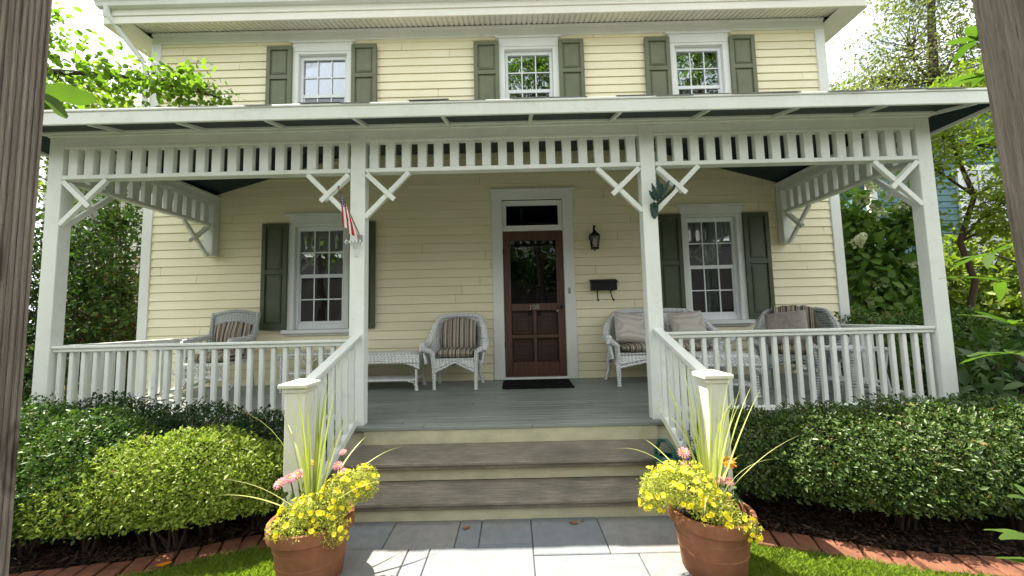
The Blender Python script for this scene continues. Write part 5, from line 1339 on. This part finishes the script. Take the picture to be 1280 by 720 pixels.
# =================================================================== NEIGHBOURS
def plain_house(name, label, x0, x1, y0, y1, ze, wall, roof, wins, ridge='x', rise=2.0, face='y0'):
    t = thing(name, label, 'house', ((x0 + x1) / 2, (y0 + y1) / 2, G)); L = t.location
    m = MB(); siding(m, x0, x1, G, ze, [], Matrix.Translation((0, y0, 0)), .13)
    M = Matrix.Translation((x0, y0, 0)) @ Matrix.Rotation(-PI / 2, 4, 'Z'); siding(m, -(y1 - y0), 0, G, ze, [], M, .13)
    M = Matrix.Translation((x1, y0, 0)) @ Matrix.Rotation(PI / 2, 4, 'Z'); siding(m, 0, (y1 - y0), G, ze, [], M, .13)
    m.add([(x0, y1, G), (x1, y1, G), (x1, y1, ze), (x0, y1, ze)], [(0, 1, 2, 3)])
    o = .35
    if ridge == 'x':
        ym = (y0 + y1) / 2; m.add([(x0, y0, ze), (x0, y1, ze), (x0, ym, ze + rise)], [(0, 1, 2)]); m.add([(x1, y0, ze), (x1, y1, ze), (x1, ym, ze + rise)], [(0, 1, 2)])
        A = [(x0 - o, y0 - o, ze - .02), (x1 + o, y0 - o, ze - .02), (x1 + o, ym, ze + rise + .1), (x0 - o, ym, ze + rise + .1), (x0 - o, y1 + o, ze - .02), (x1 + o, y1 + o, ze - .02)]
    else:
        xm = (x0 + x1) / 2; m.add([(x0, y0, ze), (x1, y0, ze), (xm, y0, ze + rise)], [(0, 1, 2)]); m.add([(x0, y1, ze), (x1, y1, ze), (xm, y1, ze + rise)], [(0, 1, 2)])
        A = [(x0 - o, y0 - o, ze - .02), (x0 - o, y1 + o, ze - .02), (xm, y1 + o, ze + rise + .1), (xm, y0 - o, ze + rise + .1), (x1 + o, y0 - o, ze - .02), (x1 + o, y1 + o, ze - .02)]
    m.build('wall', wall, t, off=L)
    m = MB(); F = [(0, 1, 2, 3), (3, 2, 5, 4)]; m.add(A, F); m.add([(p[0], p[1], p[2] - .12) for p in A], F)
    m.build('roof', roof, t, off=L)
    m = MB()
    for a, b in ((A[0], A[1]), (A[0], A[3]), (A[1], A[2]), (A[2], A[5]), (A[3], A[4]), (A[4], A[5])): m.bar((a[0], a[1], a[2] - .06), (b[0], b[1], b[2] - .06), .05, .2)
    m.build('eave_board', 'white_trim', t, off=L)
    for x in (x0, x1): m = MB(); m.box(x - .07, x + .07, y0 - .03, y0 + .08, G, ze); m.build('corner_board', 'white_trim', t, off=L)
    for (a, b, c, d) in wins:
        w_ = bpy.data.objects.new('window', None); C.objects.link(w_); w_.parent = t; w_.location = Vector(((a + b) / 2, y0, c)) - L; WL = L + w_.location
        m = MB(); f = .10
        m.box(a - f, a, y0 - .05, y0 + .02, c - f, d + f); m.box(b, b + f, y0 - .05, y0 + .02, c - f, d + f); m.box(a, b, y0 - .048, y0 + .02, d, d + f); m.box(a, b, y0 - .048, y0 + .02, c - f, c); m.box(a, b, y0 - .04, y0 + .02, (c + d) / 2 - .03, (c + d) / 2 + .03); m.box((a + b) / 2 - .012, (a + b) / 2 + .012, y0 - .038, y0 + .02, c, d)
        m.build('frame', 'window_white', w_, off=WL)
        m = MB(); m.box(a, b, y0 - .022, y0 - .016, c, d); m.build('pane', 'glass', w_, off=WL)
        m = MB(); m.box(a, b, y0 - .013, y0 - .011, c, d); m.build('blind', 'curtain_cloth', w_, off=WL)
    return t
plain_house('teal_house', 'teal clapboard house with white trimmed windows beyond the small trees at the right', 7.7, 16, 4.2, 12, 4.2, 'teal_siding', 'red_roof', [(9.5, 10.2, 1.7, 3.6), (11.2, 12.0, 1.7, 3.5), (13.5, 14.3, 1.7, 3.5)], 'y', 1.2)
plain_house('red_roofed_house', 'far pale house with brownish red roof behind the left tree', -17.5, -11.9, 11, 19, 7.7, 'far_cream', 'red_roof', [(-13.6, -12.8, 5.0, 6.5), (-16, -15.2, 5.0, 6.5)], 'x', 2.2)
# across the street, mirrored in the windows
tree('street_tree', 'big dark tree before the grey house across the street, left', [(-2.5, -17, G, .3), (-2.4, -17, 3, .25), (-2.5, -17, 6, .12)], [(-2.5, -17, 6.5, 2.6, 2, 2), (-4.6, -17, 4.4, 2.2, 2, 1.8), (-.5, -17, 4.2, 2.2, 2, 1.6)], 40, 20, (.3, .6), 'leaf_mid', 'bark', 75, .5, group='trees along the street')
tree('street_tree', 'big dark tree before the grey house across the street, right', [(4.5, -18, G, .3), (4.4, -18, 3, .25), (4.5, -18, 6, .12)], [(4.5, -18, 6.2, 2.6, 2, 2), (2.6, -18, 4.0, 2.2, 2, 1.8), (6.6, -18, 4.2, 2.2, 2, 1.6)], 40, 20, (.3, .6), 'leaf_mid', 'bark', 76, .5, group='trees along the street')
tree('added_shade_tree', 'unseen leafy tree added above the garden gate to shade its posts', [(-2.9, -3.4, G, .14), (-2.85, -3.4, 1.5, .12), (-2.6, -3.2, 3.2, .1), (-1.8, -2.9, 4.3, .06)], [(-1.2, -2.5, 5.0, 1.0, .55, .6), (.2, -2.5, 5.2, 1.0, .5, .6), (-.6, -2.4, 4.4, .8, .4, .45), (-2.4, -3.0, 4.8, 1.0, .8, .8), (1.2, -2.6, 5.4, .7, .5, .5)], 26, 20, (.12, .65), 'leaf_tree', 'bark', 77, .2)  # tree out of view, added to keep the sun off the gate posts
plain_house('grey_house', 'grey clapboard house across the street mirrored in the window panes', -9, 9, -30, -21.5, 5.6, 'far_grey', 'shingle', [], 'x', 2.5)
for i, (x, y, h, lab) in enumerate([(-7.6, -8.5, 6.5, 'spreading leafy street tree left of the gate mirrored in the left window'), (1.6, -8.6, 13.0, 'tall leafy street tree facing the door mirrored upstairs'), (8.6, -8.4, 13.2, 'tall leafy street tree far down the pavement to the right')]):
    tree('street_tree', lab, [(x, y, G, .17), (x + .1, y, 1.2, .14), (x - .05, y, 2.6, .12), (x, y, h - 1, .06)], [(x + .6, y, h - 4.5, 1.7, 1.4, 1.4), (x - 1.0, y, h - 3.6, 1.6, 1.4, 1.3)] * (h > 8) +
         [(x, y, h - .6, 1.5, 1.4, 1.2), (x + 1.2, y, h - 1.6, 1.2, 1.2, 1), (x - 1.2, y, h - 1.5, 1.2, 1.2, 1), (x, y - 1, h - 2.2, 1.3, 1.2, .9), (x + .2, y + .9, h - 1.9, 1.2, 1, .9)], 26, 18, (.16, .6), 'leaf_tree', 'bark', 70 + i, .3, group='trees along the street')
plain_house('brown_house', 'brown house across the street to the left mirrored in the left window', -30, -11, -31, -21, 5.8, 'far_grey', 'far_grey', [], 'x', 2.5)
plain_house('brown_house', 'brown house across the street to the right mirrored in the right window', 11, 30, -31, -21, 6.2, 'far_grey', 'far_grey', [], 'x', 2.5)
# utility cable sloping down behind the porch roof
m = MB(); A, B_ = Vector((5.2, 5.0, 4.95)), Vector((16, 5.0, 8.15))
pts = [A.lerp(B_, i / 24) - Vector((0, 0, .35 * (1 - (i / 12 - 1) ** 2))) for i in range(25)]
m.tube(pts, .016, 6)
for i in (14, 15): pass
o = m.build('utility_cable', 'cable_black'); tag(o, 'thick black utility cable slanting across the sky above the right end of the porch roof', 'cable')

# =================================================================== CAMERA, LIGHT, SKY
cam = bpy.data.cameras.new('camera'); co = bpy.data.objects.new('camera', cam); C.objects.link(co)
cam.sensor_width = 36; cam.lens = 480 / 1280 * 36; cam.clip_start = .05; cam.clip_end = 2000
X = Vector((0.99973134, 0.00327891, -0.02294552)); U = Vector((0.02313274, -0.07889171, 0.99661476)); Fw = Vector((-0.0014576, 0.9968778, 0.07894637))
M = Matrix(((X.x, U.x, -Fw.x, .3782), (X.y, U.y, -Fw.y, -3.418), (X.z, U.z, -Fw.z, .8285), (0, 0, 0, 1)))
co.matrix_world = M
sc.camera = co
sun = bpy.data.lights.new('sun', 'SUN'); so = bpy.data.objects.new('sun', sun); C.objects.link(so)
sun.energy = 5.0; sun.angle = R(.55); sun.color = (1, .94, .82)
so.rotation_mode = 'QUATERNION'; so.rotation_quaternion = SUN.to_track_quat('Z', 'Y'); so.location = SUN * 30
w = bpy.data.worlds.new('World'); sc.world = w; w.use_nodes = True; nt = w.node_tree; nt.nodes.clear()
out = N(nt, 'ShaderNodeOutputWorld'); bg = N(nt, 'ShaderNodeBackground'); sky = N(nt, 'ShaderNodeTexSky', sky_type='NISHITA')
sky.sun_disc = False; sky.sun_elevation = math.asin(SUN.z); sky.sun_rotation = math.atan2(SUN.x, SUN.y); sky.air_density = 1.2; sky.dust_density = 2.0
tc = N(nt, 'ShaderNodeTexCoord').outputs['Generated']
cl = noise(nt, 2.4, 6, .6, tc, (1, 1, 2.0))
cloud = ramp(nt, cl, [(.26, (0, 0, 0)), (.44, (1, 1, 1))])
skyc = mix_col(nt, cloud, sky.outputs[0], (8.2, 8.4, 8.7))
nt.links.new(skyc, bg.inputs[0]); bg.inputs[1].default_value = .083; nt.links.new(bg.outputs[0], out.inputs[0])
sc.view_settings.view_transform = 'Standard'; sc.view_settings.look = 'None'; sc.view_settings.gamma = 1; sc.view_settings.use_curve_mapping = False
sc.view_settings.exposure = 1.70
sc.cycles.max_bounces = 8; sc.cycles.transparent_max_bounces = 16; sc.cycles.caustics_reflective = False; sc.cycles.caustics_refractive = False
